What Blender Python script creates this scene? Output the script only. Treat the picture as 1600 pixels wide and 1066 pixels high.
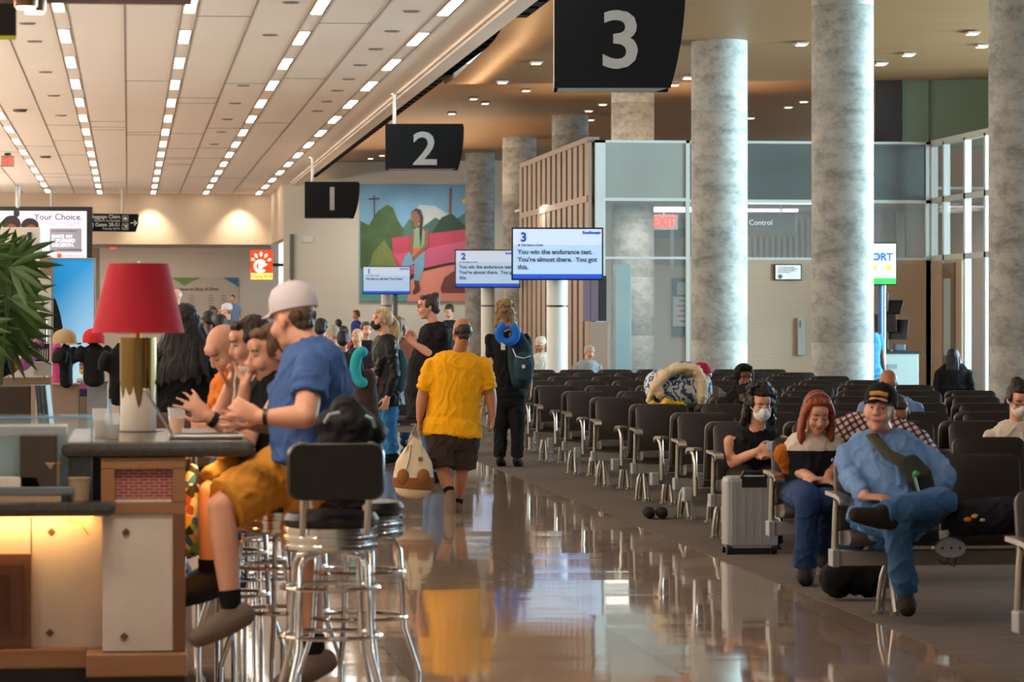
import bpy, bmesh, math, random
from mathutils import Vector, Matrix, Euler, Quaternion
R = random.Random(7)
for o in list(bpy.data.objects): bpy.data.objects.remove(o)
SC = bpy.context.scene; COL = SC.collection
PI = math.pi
# ------------------------------------------------------------ camera
F = 5400.0; TH = math.atan(600/F); CH = 1.55; HOR = 500.0
cam = bpy.data.cameras.new('camera'); co = bpy.data.objects.new('camera', cam); COL.objects.link(co)
cam.sensor_width = 36.0; cam.lens = 36.0*F/1600; cam.shift_y = -(533-HOR)/1600
co.location = (0,0,CH); co.rotation_euler = (PI/2, 0, -TH)
cam.clip_start = 0.5; cam.clip_end = 400
cam.dof.use_dof = True; cam.dof.focus_distance = 31.0; cam.dof.aperture_fstop = 7.5
SC.camera = co
# ------------------------------------------------------------ colour + world
SC.view_settings.view_transform = 'Standard'; SC.view_settings.look = 'None'
SC.view_settings.gamma = 1.0; SC.view_settings.use_curve_mapping = False
SC.view_settings.exposure = 0.0
w = bpy.data.worlds.new('sky'); SC.world = w; w.use_nodes = True
bgn = w.node_tree.nodes['Background']
bgn.inputs[0].default_value = (0.72, 0.90, 1.0, 1); bgn.inputs[1].default_value = 2.2
# ------------------------------------------------------------ lights of the hall, and added fill lights
def area(name, loc, rot, sx, sy, power, col):
    l = bpy.data.lights.new(name, 'AREA'); l.shape = 'RECTANGLE'; l.size = sx; l.size_y = sy
    l.energy = power; l.color = col
    o = bpy.data.objects.new(name, l); COL.objects.link(o); o.location = loc; o.rotation_euler = rot
    return o
WARM = (1.0, 0.90, 0.79); COOL = (0.60, 0.88, 1.0)
STRIPX = [-4.55, -2.72, -0.97, 0.87, 2.68, 4.5]     # lamp rows in the white ceiling
# added fill lights by the left wall, brightening the white ceiling
for k in range(5):
    area('ceiling_fill', (-8.6, 10+24*k, 3.4), (PI*0.86, 0, -PI/2), 23, 1.0, 1900, WARM)
# daylight entering the tall windows on the right side of the hall
for yw_, pw in ((24,500),(38,1500),(52,7800)):
    area('window_light', (23.4, yw_, 3.6), (0, PI/2, 0), 5.6, 12.5, pw, COOL)
# warm cove strip in the slot beside the timber ceiling
area('slot_light', (6.25, 62, 5.6), (0, PI*0.80, 0), 0.15, 100, 300, (1.0,0.66,0.36))
# added upward fill lights, brightening the timber ceiling from out of view
area('timber_fill', (11.3, 71, 4.95), (0, PI, 0), 5.5, 10, 330, (1.0,0.80,0.58))
area('timber_fill', (8.2, 92, 4.6), (0, PI, 0), 3.0, 14, 260, (1.0,0.72,0.45))
# ------------------------------------------------------------ helpers
def lin(c):
    c = c/255.0
    return c/12.92 if c <= 0.04045 else ((c+0.055)/1.055)**2.4
def rgb(h):
    return (lin(int(h[0:2],16)), lin(int(h[2:4],16)), lin(int(h[4:6],16)))
MATS = {}
def mat(name, h, rough=0.6, metal=0.0, noise=0.08, scale=8.0, bump=0.0, emit=0.0, alpha=1.0, trans=0.0, spec=0.5, stretch=None, coat=0.0, bscale=None):
    if name in MATS: return MATS[name]
    m = bpy.data.materials.new(name); m.use_nodes = True; MATS[name] = m
    nt = m.node_tree; b = nt.nodes['Principled BSDF']; c = rgb(h)
    b.inputs['Roughness'].default_value = rough; b.inputs['Metallic'].default_value = metal
    b.inputs['Specular IOR Level'].default_value = spec
    if coat: b.inputs['Coat Weight'].default_value = coat; b.inputs['Coat Roughness'].default_value = 0.15
    tc = nt.nodes.new('ShaderNodeTexCoord'); n = nt.nodes.new('ShaderNodeTexNoise'); n.inputs['Scale'].default_value = scale
    n.inputs['Detail'].default_value = 5
    src = tc.outputs['Object']
    if stretch:
        mp = nt.nodes.new('ShaderNodeMapping'); mp.inputs['Scale'].default_value = stretch
        nt.links.new(src, mp.inputs[0]); src = mp.outputs[0]
    nt.links.new(src, n.inputs['Vector'])
    mx = nt.nodes.new('ShaderNodeMix'); mx.data_type = 'RGBA'
    mx.inputs[6].default_value = tuple(x*(1-noise) for x in c)+(1,)
    mx.inputs[7].default_value = tuple(min(1,x*(1+noise)) for x in c)+(1,)
    nt.links.new(n.outputs['Fac'], mx.inputs[0]); nt.links.new(mx.outputs[2], b.inputs['Base Color'])
    if bump:
        n2 = n
        if bscale:
            n2 = nt.nodes.new('ShaderNodeTexNoise'); n2.inputs['Scale'].default_value = bscale; nt.links.new(src, n2.inputs['Vector'])
        bp = nt.nodes.new('ShaderNodeBump'); bp.inputs['Strength'].default_value = bump; bp.inputs['Distance'].default_value = 0.02
        nt.links.new(n2.outputs['Fac'], bp.inputs['Height']); nt.links.new(bp.outputs[0], b.inputs['Normal'])
    if emit:
        nt.links.new(mx.outputs[2], b.inputs['Emission Color']); b.inputs['Emission Strength'].default_value = emit
    if trans: b.inputs['Transmission Weight'].default_value = trans
    if alpha < 1: b.inputs['Alpha'].default_value = alpha
    return m
def W(px, py, D):
    xc = (px-800)/F*D; zc = (HOR-py)/F*D
    return Vector((D*math.sin(TH)+xc*math.cos(TH), D*math.cos(TH)-xc*math.sin(TH), CH+zc))
def Wz(px, D, z):
    v = W(px, HOR, D); v.z = z; return v
def Wy(px, py, y):
    xc = (px-800)/F; D = y/(math.cos(TH)-xc*math.sin(TH)); return W(px, py, D)
def Wx(px, py, x):
    xc = (px-800)/F; D = x/(math.sin(TH)+xc*math.cos(TH)); return W(px, py, D)
TMP = bpy.data.scenes.new('scratch')
def evaluated_mesh(o):
    TMP.collection.objects.link(o); vl = TMP.view_layers[0]; vl.update()
    dg = vl.depsgraph; me = bpy.data.meshes.new_from_object(o.evaluated_get(dg))
    TMP.collection.objects.unlink(o)
    return me
class MB:
    def __init__(s): s.bm = bmesh.new(); s.smooth = False
    def box(s, c, d, rz=0, bev=0, M=None):
        c = Vector(c); m = Matrix.Translation(c) @ Matrix.Rotation(rz,4,'Z') @ Matrix.Diagonal((d[0],d[1],d[2],1))
        if M is not None: m = M @ m
        r = bmesh.ops.create_cube(s.bm, size=1.0, matrix=m)
        if bev:
            es = list({e for v in r['verts'] for e in v.link_edges})
            bmesh.ops.bevel(s.bm, geom=es, offset=bev, segments=2, affect='EDGES', profile=0.5)
        return s
    def b2(s, a, b, bev=0):
        return s.box(((a[0]+b[0])/2,(a[1]+b[1])/2,(a[2]+b[2])/2), (abs(b[0]-a[0]),abs(b[1]-a[1]),abs(b[2]-a[2])), 0, bev)
    def cyl(s, a, b, r, r2=None, n=16, cap=True):
        a = Vector(a); b = Vector(b); d = b-a; L = d.length
        if L < 1e-6: return s
        q = d.to_track_quat('Z','Y').to_matrix().to_4x4()
        bmesh.ops.create_cone(s.bm, cap_ends=cap, cap_tris=False, segments=n, radius1=r, radius2=(r if r2 is None else r2), depth=L, matrix=Matrix.Translation((a+b)/2) @ q)
        s.smooth = True
        return s
    def sph(s, c, r, rot=None, n=12):
        if not hasattr(r,'__len__'): r = (r,r,r)
        m = Matrix.Translation(Vector(c))
        if rot is not None: m = m @ rot.to_4x4()
        m = m @ Matrix.Diagonal((r[0],r[1],r[2],1))
        bmesh.ops.create_uvsphere(s.bm, u_segments=n, v_segments=max(6,n*2//3), radius=1.0, matrix=m)
        s.smooth = True
        return s
    def tube(s, pts, r, n=8):
        pts = [Vector(p) for p in pts]
        rr = r if hasattr(r,'__len__') else [r]*len(pts)
        return s.loft(pts, [(q,q) for q in rr], None, n=n, cap='flat')
    def loft(s, pts, rad, side=None, n=12, cap='round', closed=False):
        pts = [Vector(p) for p in pts]; N = len(pts)
        ts = []
        for i in range(N):
            if closed: t = pts[(i+1)%N]-pts[i-1]
            else: t = (pts[min(N-1,i+1)]-pts[max(0,i-1)])
            ts.append(t.normalized() if t.length>1e-9 else Vector((0,0,1)))
        if side is None:
            sd = ts[0].orthogonal().normalized()
        else: sd = Vector(side)
        P = []; T = []; RR = []; S = []
        for i in range(N):
            u = sd-ts[i]*sd.dot(ts[i])
            if u.length < 1e-4: u = ts[i].orthogonal()
            u.normalize()
            if side is None: sd = u
            P.append(pts[i]); T.append(ts[i]); RR.append(rad[i]); S.append(u)
        if cap == 'round' and not closed:
            a,b = RR[0]; m = min(a,b); m2 = min(RR[-1])
            pre = [(P[0]-T[0]*m*h, (a*k,b*k)) for h,k in ((0.95,0.3),(0.72,0.7),(0.4,0.92))]
            post = [(P[-1]+T[-1]*m2*h, (RR[-1][0]*k,RR[-1][1]*k)) for h,k in ((0.4,0.92),(0.72,0.7),(0.95,0.3))]
            P = [q[0] for q in pre]+P+[q[0] for q in post]; RR = [q[1] for q in pre]+RR+[q[1] for q in post]
            T = [T[0]]*3+T+[T[-1]]*3; S = [S[0]]*3+S+[S[-1]]*3
        rings = []
        for p,t,(a,b),u in zip(P,T,RR,S):
            v = t.cross(u)
            rings.append([s.bm.verts.new(p+u*a*math.cos(2*PI*k/n)+v*b*math.sin(2*PI*k/n)) for k in range(n)])
        M_ = len(rings)
        for i in range(M_ if closed else M_-1):
            A = rings[i]; Bq = rings[(i+1)%M_]
            for k in range(n):
                s.bm.faces.new((A[k],A[(k+1)%n],Bq[(k+1)%n],Bq[k]))
        if not closed:
            s.bm.faces.new(list(reversed(rings[0]))); s.bm.faces.new(rings[-1])
        s.smooth = True
        return s
    def lathe(s, c, prof, n=24, M=None):
        c = Vector(c); rings = []
        for r,z in prof:
            ring = []
            for k in range(n):
                v = Vector((max(r,1e-4)*math.cos(2*PI*k/n), max(r,1e-4)*math.sin(2*PI*k/n), z))
                if M is not None: v = M @ v
                ring.append(s.bm.verts.new(c+v))
            rings.append(ring)
        for A,Bq in zip(rings,rings[1:]):
            for k in range(n): s.bm.faces.new((A[k],A[(k+1)%n],Bq[(k+1)%n],Bq[k]))
        s.bm.faces.new(list(reversed(rings[0]))); s.bm.faces.new(rings[-1]); s.smooth = True
        return s
    def prism(s, pts, ext):
        ext = Vector(ext); a = [s.bm.verts.new(Vector(p)) for p in pts]; b = [s.bm.verts.new(Vector(p)+ext) for p in pts]
        n = len(a)
        s.bm.faces.new(a); s.bm.faces.new(list(reversed(b)))
        for i in range(n): s.bm.faces.new((a[i],b[i],b[(i+1)%n],a[(i+1)%n]))
        return s
    def grid(s, fn, nu, nv):
        g = [[s.bm.verts.new(Vector(fn(i/nu,j/nv))) for j in range(nv+1)] for i in range(nu+1)]
        for i in range(nu):
            for j in range(nv): s.bm.faces.new((g[i][j],g[i+1][j],g[i+1][j+1],g[i][j+1]))
        s.smooth = True
        return s
    def mesh(s, name):
        bmesh.ops.recalc_face_normals(s.bm, faces=s.bm.faces)
        me = bpy.data.meshes.new(name); s.bm.to_mesh(me); s.bm.free()
        return me
    def build(s, name, m, parent=None, world=True, label=None, smooth=None, kind=None):
        sm = s.smooth if smooth is None else smooth
        me = s.mesh(name); o = bpy.data.objects.new(name, me); COL.objects.link(o)
        me.materials.append(m)
        if sm:
            me.polygons.foreach_set('use_smooth', [True]*len(me.polygons))
            try: me.set_sharp_from_angle(angle=math.radians(42))
            except Exception: pass
        attach(o, parent, world)
        if label: o['label'] = label
        if kind: o['kind'] = kind
        return o
def pm(p):
    m = Matrix.Translation(p.location) @ p.rotation_euler.to_matrix().to_4x4()
    if p.parent: m = pm(p.parent) @ m
    return m
def attach(o, parent, world=True):
    if parent is not None:
        o.parent = parent
        if world: o.data.transform(pm(parent).inverted())
def tag(o, label, cat, group=None, kind=None):
    o['label'] = label; o['category'] = cat
    if group: o['group'] = group
    if kind: o['kind'] = kind
    return o
def thing(name, label, cat, loc=(0,0,0), rz=0, group=None):
    o = bpy.data.objects.new(name, None); COL.objects.link(o); o.location = loc; o.rotation_euler = (0,0,rz)
    o.empty_display_size = 0.1
    return tag(o, label, cat, group)
def struct(name, mb, m, parent=None):
    o = mb.build(name, m, parent)
    if parent is None: o['kind'] = 'structure'
    return o
def copy_tree(o, parent=None):
    c = o.copy(); COL.objects.link(c)
    if parent is not None: c.parent = parent
    for ch in CH_(o): copy_tree(ch, c)
    return c
def CH_(o): return list(o.children)
def text(body, loc, size, m, parent, rz=0, ext=0.004, align='CENTER', name='lettering', bold=0.0, sx=1.0, face=1):
    """upright text in the XZ plane, readable from -Y"""
    cu = bpy.data.curves.new(name, 'FONT'); cu.body = body; cu.size = size; cu.extrude = ext; cu.align_x = align; cu.align_y = 'CENTER'
    cu.offset = bold; cu.resolution_u = 3
    o = bpy.data.objects.new(name, cu); me = evaluated_mesh(o); bpy.data.objects.remove(o); bpy.data.curves.remove(cu)
    me.transform(Matrix.Translation(Vector(loc)) @ Matrix.Rotation(rz,4,'Z') @ Matrix.Rotation(PI/2,4,'X') @ Matrix.Diagonal((sx,1,1,1)))
    me.materials.clear(); me.materials.append(m)
    o = bpy.data.objects.new(name, me); COL.objects.link(o); attach(o, parent)
    return o
# ------------------------------------------------------------ setting: floor
def floor_mat():
    m = bpy.data.materials.new('polished_tile'); m.use_nodes = True; nt = m.node_tree; b = nt.nodes['Principled BSDF']
    tc = nt.nodes.new('ShaderNodeTexCoord')
    br = nt.nodes.new('ShaderNodeTexBrick'); br.offset = 0; br.inputs['Scale'].default_value = 1
    br.inputs['Brick Width'].default_value = 1.2; br.inputs['Row Height'].default_value = 0.6; br.inputs['Mortar Size'].default_value = 0.004
    br.inputs['Color1'].default_value = rgb('a69484')+(1,); br.inputs['Color2'].default_value = rgb('b09d8c')+(1,); br.inputs['Mortar'].default_value = rgb('54483c')+(1,)
    nt.links.new(tc.outputs['Object'], br.inputs['Vector'])
    n = nt.nodes.new('ShaderNodeTexNoise'); n.inputs['Scale'].default_value = 60; nt.links.new(tc.outputs['Object'], n.inputs['Vector'])
    mx = nt.nodes.new('ShaderNodeMix'); mx.data_type='RGBA'; mx.blend_type='MULTIPLY'; mx.inputs[0].default_value=0.35
    nt.links.new(br.outputs['Color'], mx.inputs[6]); nt.links.new(n.outputs['Color'], mx.inputs[7]); nt.links.new(mx.outputs[2], b.inputs['Base Color'])
    n2 = nt.nodes.new('ShaderNodeTexNoise'); n2.inputs['Scale'].default_value = 1.3; n2.inputs['Detail'].default_value = 2
    nt.links.new(tc.outputs['Object'], n2.inputs['Vector'])
    bp = nt.nodes.new('ShaderNodeBump'); bp.inputs['Strength'].default_value = 0.12; bp.inputs['Distance'].default_value = 0.01
    nt.links.new(n2.outputs['Fac'], bp.inputs['Height'])
    # every tile lies a touch out of level, so mirror images break up from tile to tile
    sn = nt.nodes.new('ShaderNodeVectorMath'); sn.operation = 'SNAP'; sn.inputs[1].default_value = (1.2,0.6,1)
    nt.links.new(tc.outputs['Object'], sn.inputs[0])
    ad = nt.nodes.new('ShaderNodeVectorMath'); ad.operation = 'ADD'; ad.inputs[1].default_value = (0.31,0.17,0); nt.links.new(sn.outputs[0], ad.inputs[0])
    wn = nt.nodes.new('ShaderNodeTexWhiteNoise'); wn.noise_dimensions = '2D'; nt.links.new(ad.outputs[0], wn.inputs['Vector'])
    sb = nt.nodes.new('ShaderNodeVectorMath'); sb.operation = 'SUBTRACT'; sb.inputs[1].default_value = (0.5,0.5,0.5); nt.links.new(wn.outputs['Color'], sb.inputs[0])
    ml = nt.nodes.new('ShaderNodeVectorMath'); ml.operation = 'MULTIPLY'; ml.inputs[1].default_value = (0.004,0.007,0); nt.links.new(sb.outputs[0], ml.inputs[0])
    a2 = nt.nodes.new('ShaderNodeVectorMath'); a2.operation = 'ADD'; nt.links.new(bp.outputs[0], a2.inputs[0]); nt.links.new(ml.outputs[0], a2.inputs[1])
    nt.links.new(a2.outputs[0], b.inputs['Normal'])
    b.inputs['Roughness'].default_value = 0.05; b.inputs['Specular IOR Level'].default_value = 0.55
    return m
struct('floor', MB().b2((-10,-8,-0.2),(3.8,126,0)), floor_mat())
struct('floor_carpet', MB().b2((3.8,-8,-0.2),(24,126,0.002)), mat('carpet','655b55',0.95,noise=0.5,scale=3,stretch=(0.5,6,1),bump=0.2,spec=0.1))
# ------------------------------------------------------------ walls
M_cream = mat('cream_plaster','cbb9a4',0.75,noise=0.03,scale=2)
M_wallg = mat('pale_panel_wall','c9c5b9',0.7,noise=0.05,scale=1.5,stretch=(0.3,0.3,3))
M_steel = mat('brushed_aluminium','b9bdbe',0.3,0.9,noise=0.05)
M_whitemet = mat('white_metal','d4d8d8',0.4,0.2,noise=0.03)
M_black = mat('black_plastic','0d0e10',0.45,noise=0.1)
M_chrome = mat('chrome','dadde0',0.12,1.0,noise=0.03)
struct('wall_left', MB().b2((-10.3,-8,-0.2),(-10,126,6.6)), M_cream)
struct('wall_back', MB().b2((-10.3,-8.3,-0.2),(24.3,-8,8.4)), M_cream)
# far end wall: upper bulkhead, recess under it, side return
ybk = 121.0
zb = Wy(300,382,ybk).z; xr = Wy(423,382,ybk).x
struct('wall_front', MB().b2((-10,ybk,zb),(xr,ybk+0.4,6.4)), M_cream)
struct('wall_recess', MB().b2((-10,ybk+5,0),(xr+0.5,ybk+5.3,zb+0.3)), mat('taupe_wall','b5a798',0.8,noise=0.05,scale=2))
struct('trim_1', MB().b2((-10,ybk+0.1,zb-0.12),(xr,ybk+0.38,zb)), mat('bulkhead_trim','8b8580',0.6))
yg = 111.0
xg = Wy(456,400,yg).x
struct('wall_return', MB().b2((xr,yg+0.3,zb),(xr+0.25,ybk+5,6.3)), mat('return_wall','c4b39e',0.7,noise=0.08,scale=1,stretch=(8,8,0.3)))
struct('wall_gate', MB().b2((xr,yg,0),(24,yg+0.3,8.6)), M_wallg)
struct('trim_2', MB().box((xg,yg-0.04,2.2),(0.12,0.08,4.2)), mat('dark_edge','5c5f60',0.5))
# ------------------------------------------------------------ white ceiling with joints
ZC = 5.95; XE = 5.22
Mc = mat('ceiling_paint','e8ddd0',0.85,noise=0.03,scale=0.6)
struct('ceiling', MB().b2((-10,-8,ZC),(XE,126,ZC+0.15)), Mc)
Mj = mat('joint_shadow_gap','7a7068',0.8)
j = MB()
for a,b in zip(STRIPX, STRIPX[1:]): j.box(((a+b)/2, 60, ZC-0.003),(0.016,130,0.01))
for a in STRIPX:
    j.box((a-0.115,60,ZC-0.003),(0.011,130,0.01)); j.box((a+0.115,60,ZC-0.003),(0.011,130,0.01))
rj = random.Random(3)
for k in range(44):
    i = rj.randrange(len(STRIPX)-1); y0 = 44+rj.random()*70
    a = STRIPX[i]+0.115; b = (STRIPX[i]+STRIPX[i+1])/2
    if rj.random()<0.5: a,b = b, STRIPX[i+1]-0.115
    j.box(((a+b)/2,y0,ZC-0.003),(b-a,0.03,0.008))
struct('ceiling_joints', j, Mj)
# edge beam between the white ceiling and the timber ceiling
struct('ceiling_edge', MB().b2((XE,-8,5.86),(XE+0.27,126,7.4)), mat('edge_beam_paint','cfc4ba',0.7,noise=0.02))
struct('ceiling_cove', MB().b2((XE-0.06,-8,5.9),(XE,126,5.95)), mat('cove_paint','e0d2bf',0.6))
# timber ceiling, wavy along the hall
WK = ((-10,7.4),(40,6.9),(49,6.4),(55,5.97),(62,5.86),(66,6.5),(76,6.55),(85,6.57),(92,6.35),(108,6.65),(127,6.7))
def wz(x, y):
    K = WK
    for (a,za),(b,zb_) in zip(K,K[1:]):
        if y <= b:
            t = max(0,min(1,(y-a)/(b-a))); t = t*t*(3-2*t)
            return za+(zb_-za)*t + 0.10*(x-9)/6
    return K[-1][1] + 0.10*(x-9)/6
Mw = mat('timber_ceiling','94704a',0.5,noise=0.25,scale=1.3,stretch=(0.4,9,1),spec=0.3)
struct('ceiling_timber', MB().grid(lambda u,v: (XE+0.5+u*(24-XE-0.5), -8+v*126, wz(XE+0.5+u*(24-XE-0.5),-8+v*126)), 16, 120), Mw)
struct('ceiling_slot', MB().b2((XE+0.27,-8,7.2),(XE+0.9,126,7.3)), mat('slot_dark','15130f',0.9))
struct('ceiling_slot_liner', MB().b2((XE+0.46,-8,6.14),(XE+0.80,118,6.16)), mat('slot_liner','1a1816',0.95,spec=0.05))
sl = MB()
for k in range(90):
    sl.box((XE+0.62, 20+k*1.05, 6.12),(0.26,0.5,0.03))
struct('ceiling_slot_bars', sl, mat('slot_bar','0e0e10',0.95,noise=0.5,scale=0.8,spec=0.05))
struct('ceiling_slot_edge', MB().b2((XE+0.27,-8,6.2),(XE+0.5,118,6.24)), Mw)
struct('wall_right', MB().b2((23.8,-8,-0.2),(24.1,126,0.8)).b2((23.8,-8,6.6),(24.1,126,8.6)), M_wallg)
mm = MB()
mm.b2((23.8,-8,0.8),(24.1,14,6.6))
for k in range(28): mm.b2((23.8,14+4*k,0.8),(24.0,14.15+4*k,6.6))
struct('window_1', mm, M_steel)
struct('window_2', MB().b2((23.88,-8,0.8),(23.9,126,6.6)), mat('clear_window_glass','ffffff',0.0,trans=1.0,noise=0,alpha=0.15))
# ------------------------------------------------------------ ceiling lights
Mem = mat('lamp_diffuser','fff2e2',0.5,emit=12,noise=0.0)
Mfr = mat('lamp_frame','b8ada0',0.6)
names = ['leftmost','second from left','third from left','fourth from left','fifth from left','rightmost']
proto = None
def ceil_light(loc, lab):
    global proto
    if proto is None:
        proto = thing('ceiling_light', lab, 'ceiling light', loc)
        MB().box((0,-0.6,-0.012),(0.15,1.12,0.014)).box((0,0.6,-0.012),(0.15,1.12,0.014)).build('diffuser', Mem, proto, world=False)
        MB().box((0,0,-0.004),(0.19,2.5,0.012)).build('frame', Mfr, proto, world=False)
        o = proto
    else:
        o = copy_tree(proto); o.location = loc
    o['label'] = lab
    return o
for i,sx in enumerate(STRIPX):
    for k in range(-10 if i else -15, 15 if i else 9):
        y = (48.4 if i != 0 else 78) + 5.47*k - (0.8 if i in (1,) else 0)
        if y > 120: continue
        o = ceil_light((sx,y,ZC), 'paired linear lights in the white ceiling, %s row of six' % names[i])
        o['group'] = 'linear lights in the %s ceiling row' % names[i]
Mgr = mat('grille','4a443e',0.7)
for (px,py,r) in ((31,171,0.16),(71,244,0.16)):
    D = 4.4*F/(500-py); p = Wz(px,D,ZC)
    tag(MB().lathe((p.x,p.y,ZC-0.05),[(r*0.8,0),(r,0.05)],n=20).build('ceiling_speaker', Mgr), 'round dark ceiling speaker at the left, %s one of two' % ('nearer' if py<200 else 'farther'),'speaker')
# small black ceiling slots (air diffusers)
k = 0
for (px,py) in ((43,36),(54,64),(71,112),(84,149),(95,180),(455,3),(422,54),(380,133),(367,161),(355,186),(345,206),(335,225),(643,17),(613,48),(587,76),(563,101),(545,123),(527,141),(510,158),(496,173)):
    D = 4.4*F/(500-py); p = Wz(px,D,ZC)
    tag(MB().lathe((p.x,p.y,ZC-0.02),[(0.11,0),(0.13,0.02)],n=16).build('ceiling_vent', Mj), 'small round grey disc vent set in the white ceiling between lamp rows','vent','round vents in the white ceiling')
# downlights in timber ceiling
Mdl = mat('downlight_lens','ffe8c8',0.5,emit=3.0,noise=0)
for (px,py) in ((785,127),(740,153),(706,176),(758,160),(838,96),(1075,120),(942,162),(920,172),(897,181),(923,186),(1256,157),(1232,166),(1519,50),(1534,70),(1419,83),(1376,98),(1252,66),(1054,131),(579,254),(597,242),(615,225),(1173,183),(822,140)):
    # march the sight line up to the ceiling surface
    D = 30.0
    while D < 108:
        p = W(px,py,D)
        if p.z > wz(p.x,p.y)-0.02: break
        D += 0.2
    if p.x < XE+0.6: continue
    t = thing('downlight','small bright linear downlight glowing in the timber ceiling','ceiling light',(p.x,p.y,wz(p.x,p.y)-0.03),0,'downlights in the timber ceiling')
    hg = MB().box((0,0,0),(0.2,0.3,0.03)).build('housing', Mfr, t, world=False)
    MB().box((0,0,-0.02),(0.14,0.24,0.015)).build('lens', Mdl, hg, world=False)

# small round spotlights washing the bulkhead
for px in (90,235,375):
    p = Wy(px,318,ybk-0.7)
    l = bpy.data.lights.new('bulkhead_spot','SPOT'); l.energy = 380; l.color = (1,0.82,0.6); l.spot_size = 1.5; l.spot_blend = 0.9; l.shadow_soft_size = 0.05
    o = bpy.data.objects.new('bulkhead_spot', l); COL.objects.link(o); o.location = (p.x, p.y, ZC-0.05)
    o.rotation_euler = (0.25,0,0)
for px in (600,700):  # added spots that brighten the mural and gate wall, without fixtures
    p = Wy(px,200,yg-4)
    l = bpy.data.lights.new('mural_fill_spot','SPOT'); l.energy = 420; l.color = (1,0.93,0.82); l.spot_size = 1.4; l.spot_blend = 0.9; l.shadow_soft_size = 0.1
    o = bpy.data.objects.new('mural_fill_spot', l); COL.objects.link(o); o.location = (p.x, p.y, 6.3)
    o.rotation_euler = (0.85,0,0)
area('recess_fill', (-3, ybk+2.5, zb+0.1), (0,0,0), 12, 0.6, 260, WARM)  # added fill light that brightens the recess wall
# ------------------------------------------------------------ concrete columns
def concrete_mat():
    m = mat('column_concrete','a6a7a3',0.55,noise=0.12,scale=1.2,bump=0.15,spec=0.4)
    nt = m.node_tree; b = nt.nodes['Principled BSDF']
    old = b.inputs['Base Color'].links[0].from_socket
    tc = [n for n in nt.nodes if n.type=='TEX_COORD'][0]
    n = nt.nodes.new('ShaderNodeTexNoise'); n.inputs['Scale'].default_value = 3.6; n.inputs['Detail'].default_value = 8; n.inputs['Roughness'].default_value = 0.75
    mp = nt.nodes.new('ShaderNodeMapping'); mp.inputs['Scale'].default_value = (1,1,1.6); nt.links.new(tc.outputs['Object'], mp.inputs[0]); nt.links.new(mp.outputs[0], n.inputs[0])
    r = nt.nodes.new('ShaderNodeValToRGB'); r.color_ramp.elements[0].position = 0.36; r.color_ramp.elements[1].position = 0.56
    r.color_ramp.elements[0].color = (0.36,0.36,0.35,1); r.color_ramp.elements[1].color = (1,1,1,1)
    nt.links.new(n.outputs['Fac'], r.inputs[0])
    mx = nt.nodes.new('ShaderNodeMix'); mx.data_type='RGBA'; mx.blend_type='MULTIPLY'; mx.inputs[0].default_value = 0.75
    nt.links.new(old, mx.inputs[6]); nt.links.new(r.outputs[0], mx.inputs[7]); nt.links.new(mx.outputs[2], b.inputs['Base Color'])
    return m
Mcol = concrete_mat()
def column(pxc, wpx, lab, R0=0.45):
    D = F*2*R0/wpx; p = Wz(pxc,D,0)
    t = thing('concrete_column', lab, 'column', (p.x,p.y,0))
    zt = wz(p.x,p.y)+0.05
    zj = [0]+[z for z in (1.22,2.44,3.66,4.88,6.1) if z < zt-0.2]+[zt]
    prof = []
    for a,b in zip(zj,zj[1:]):
        prof += [(R0-0.006,a+0.0),(R0,a+0.012),(R0,b-0.012),(R0-0.006,b)]
    MB().lathe((0,0,0),prof,n=48).build('shaft', Mcol, t, world=False)
    MB().cyl((0,0,0.0),(0,0,0.1),R0+0.015,n=48).build('base_ring', M_steel, t, world=False)
    return t, D
column(1316.5,97,'tall mottled concrete column, its right side bright, behind the red-haired woman')
column(1124,88,'round concrete column just left of the tall bright one, meeting the timber ceiling')
column(988.5,67,'concrete column standing inside the white framed glass box')
column(891,57,'concrete column behind the slatted wall, only its top showing')
column(811.5,53,'concrete column left of the slatted wall, partly behind gate 3 screen')
column(750,46,'farthest concrete column, in front of the mural behind gate 2 screen')
column(1601,112,'near dark concrete column at the right edge of the photo')
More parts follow.
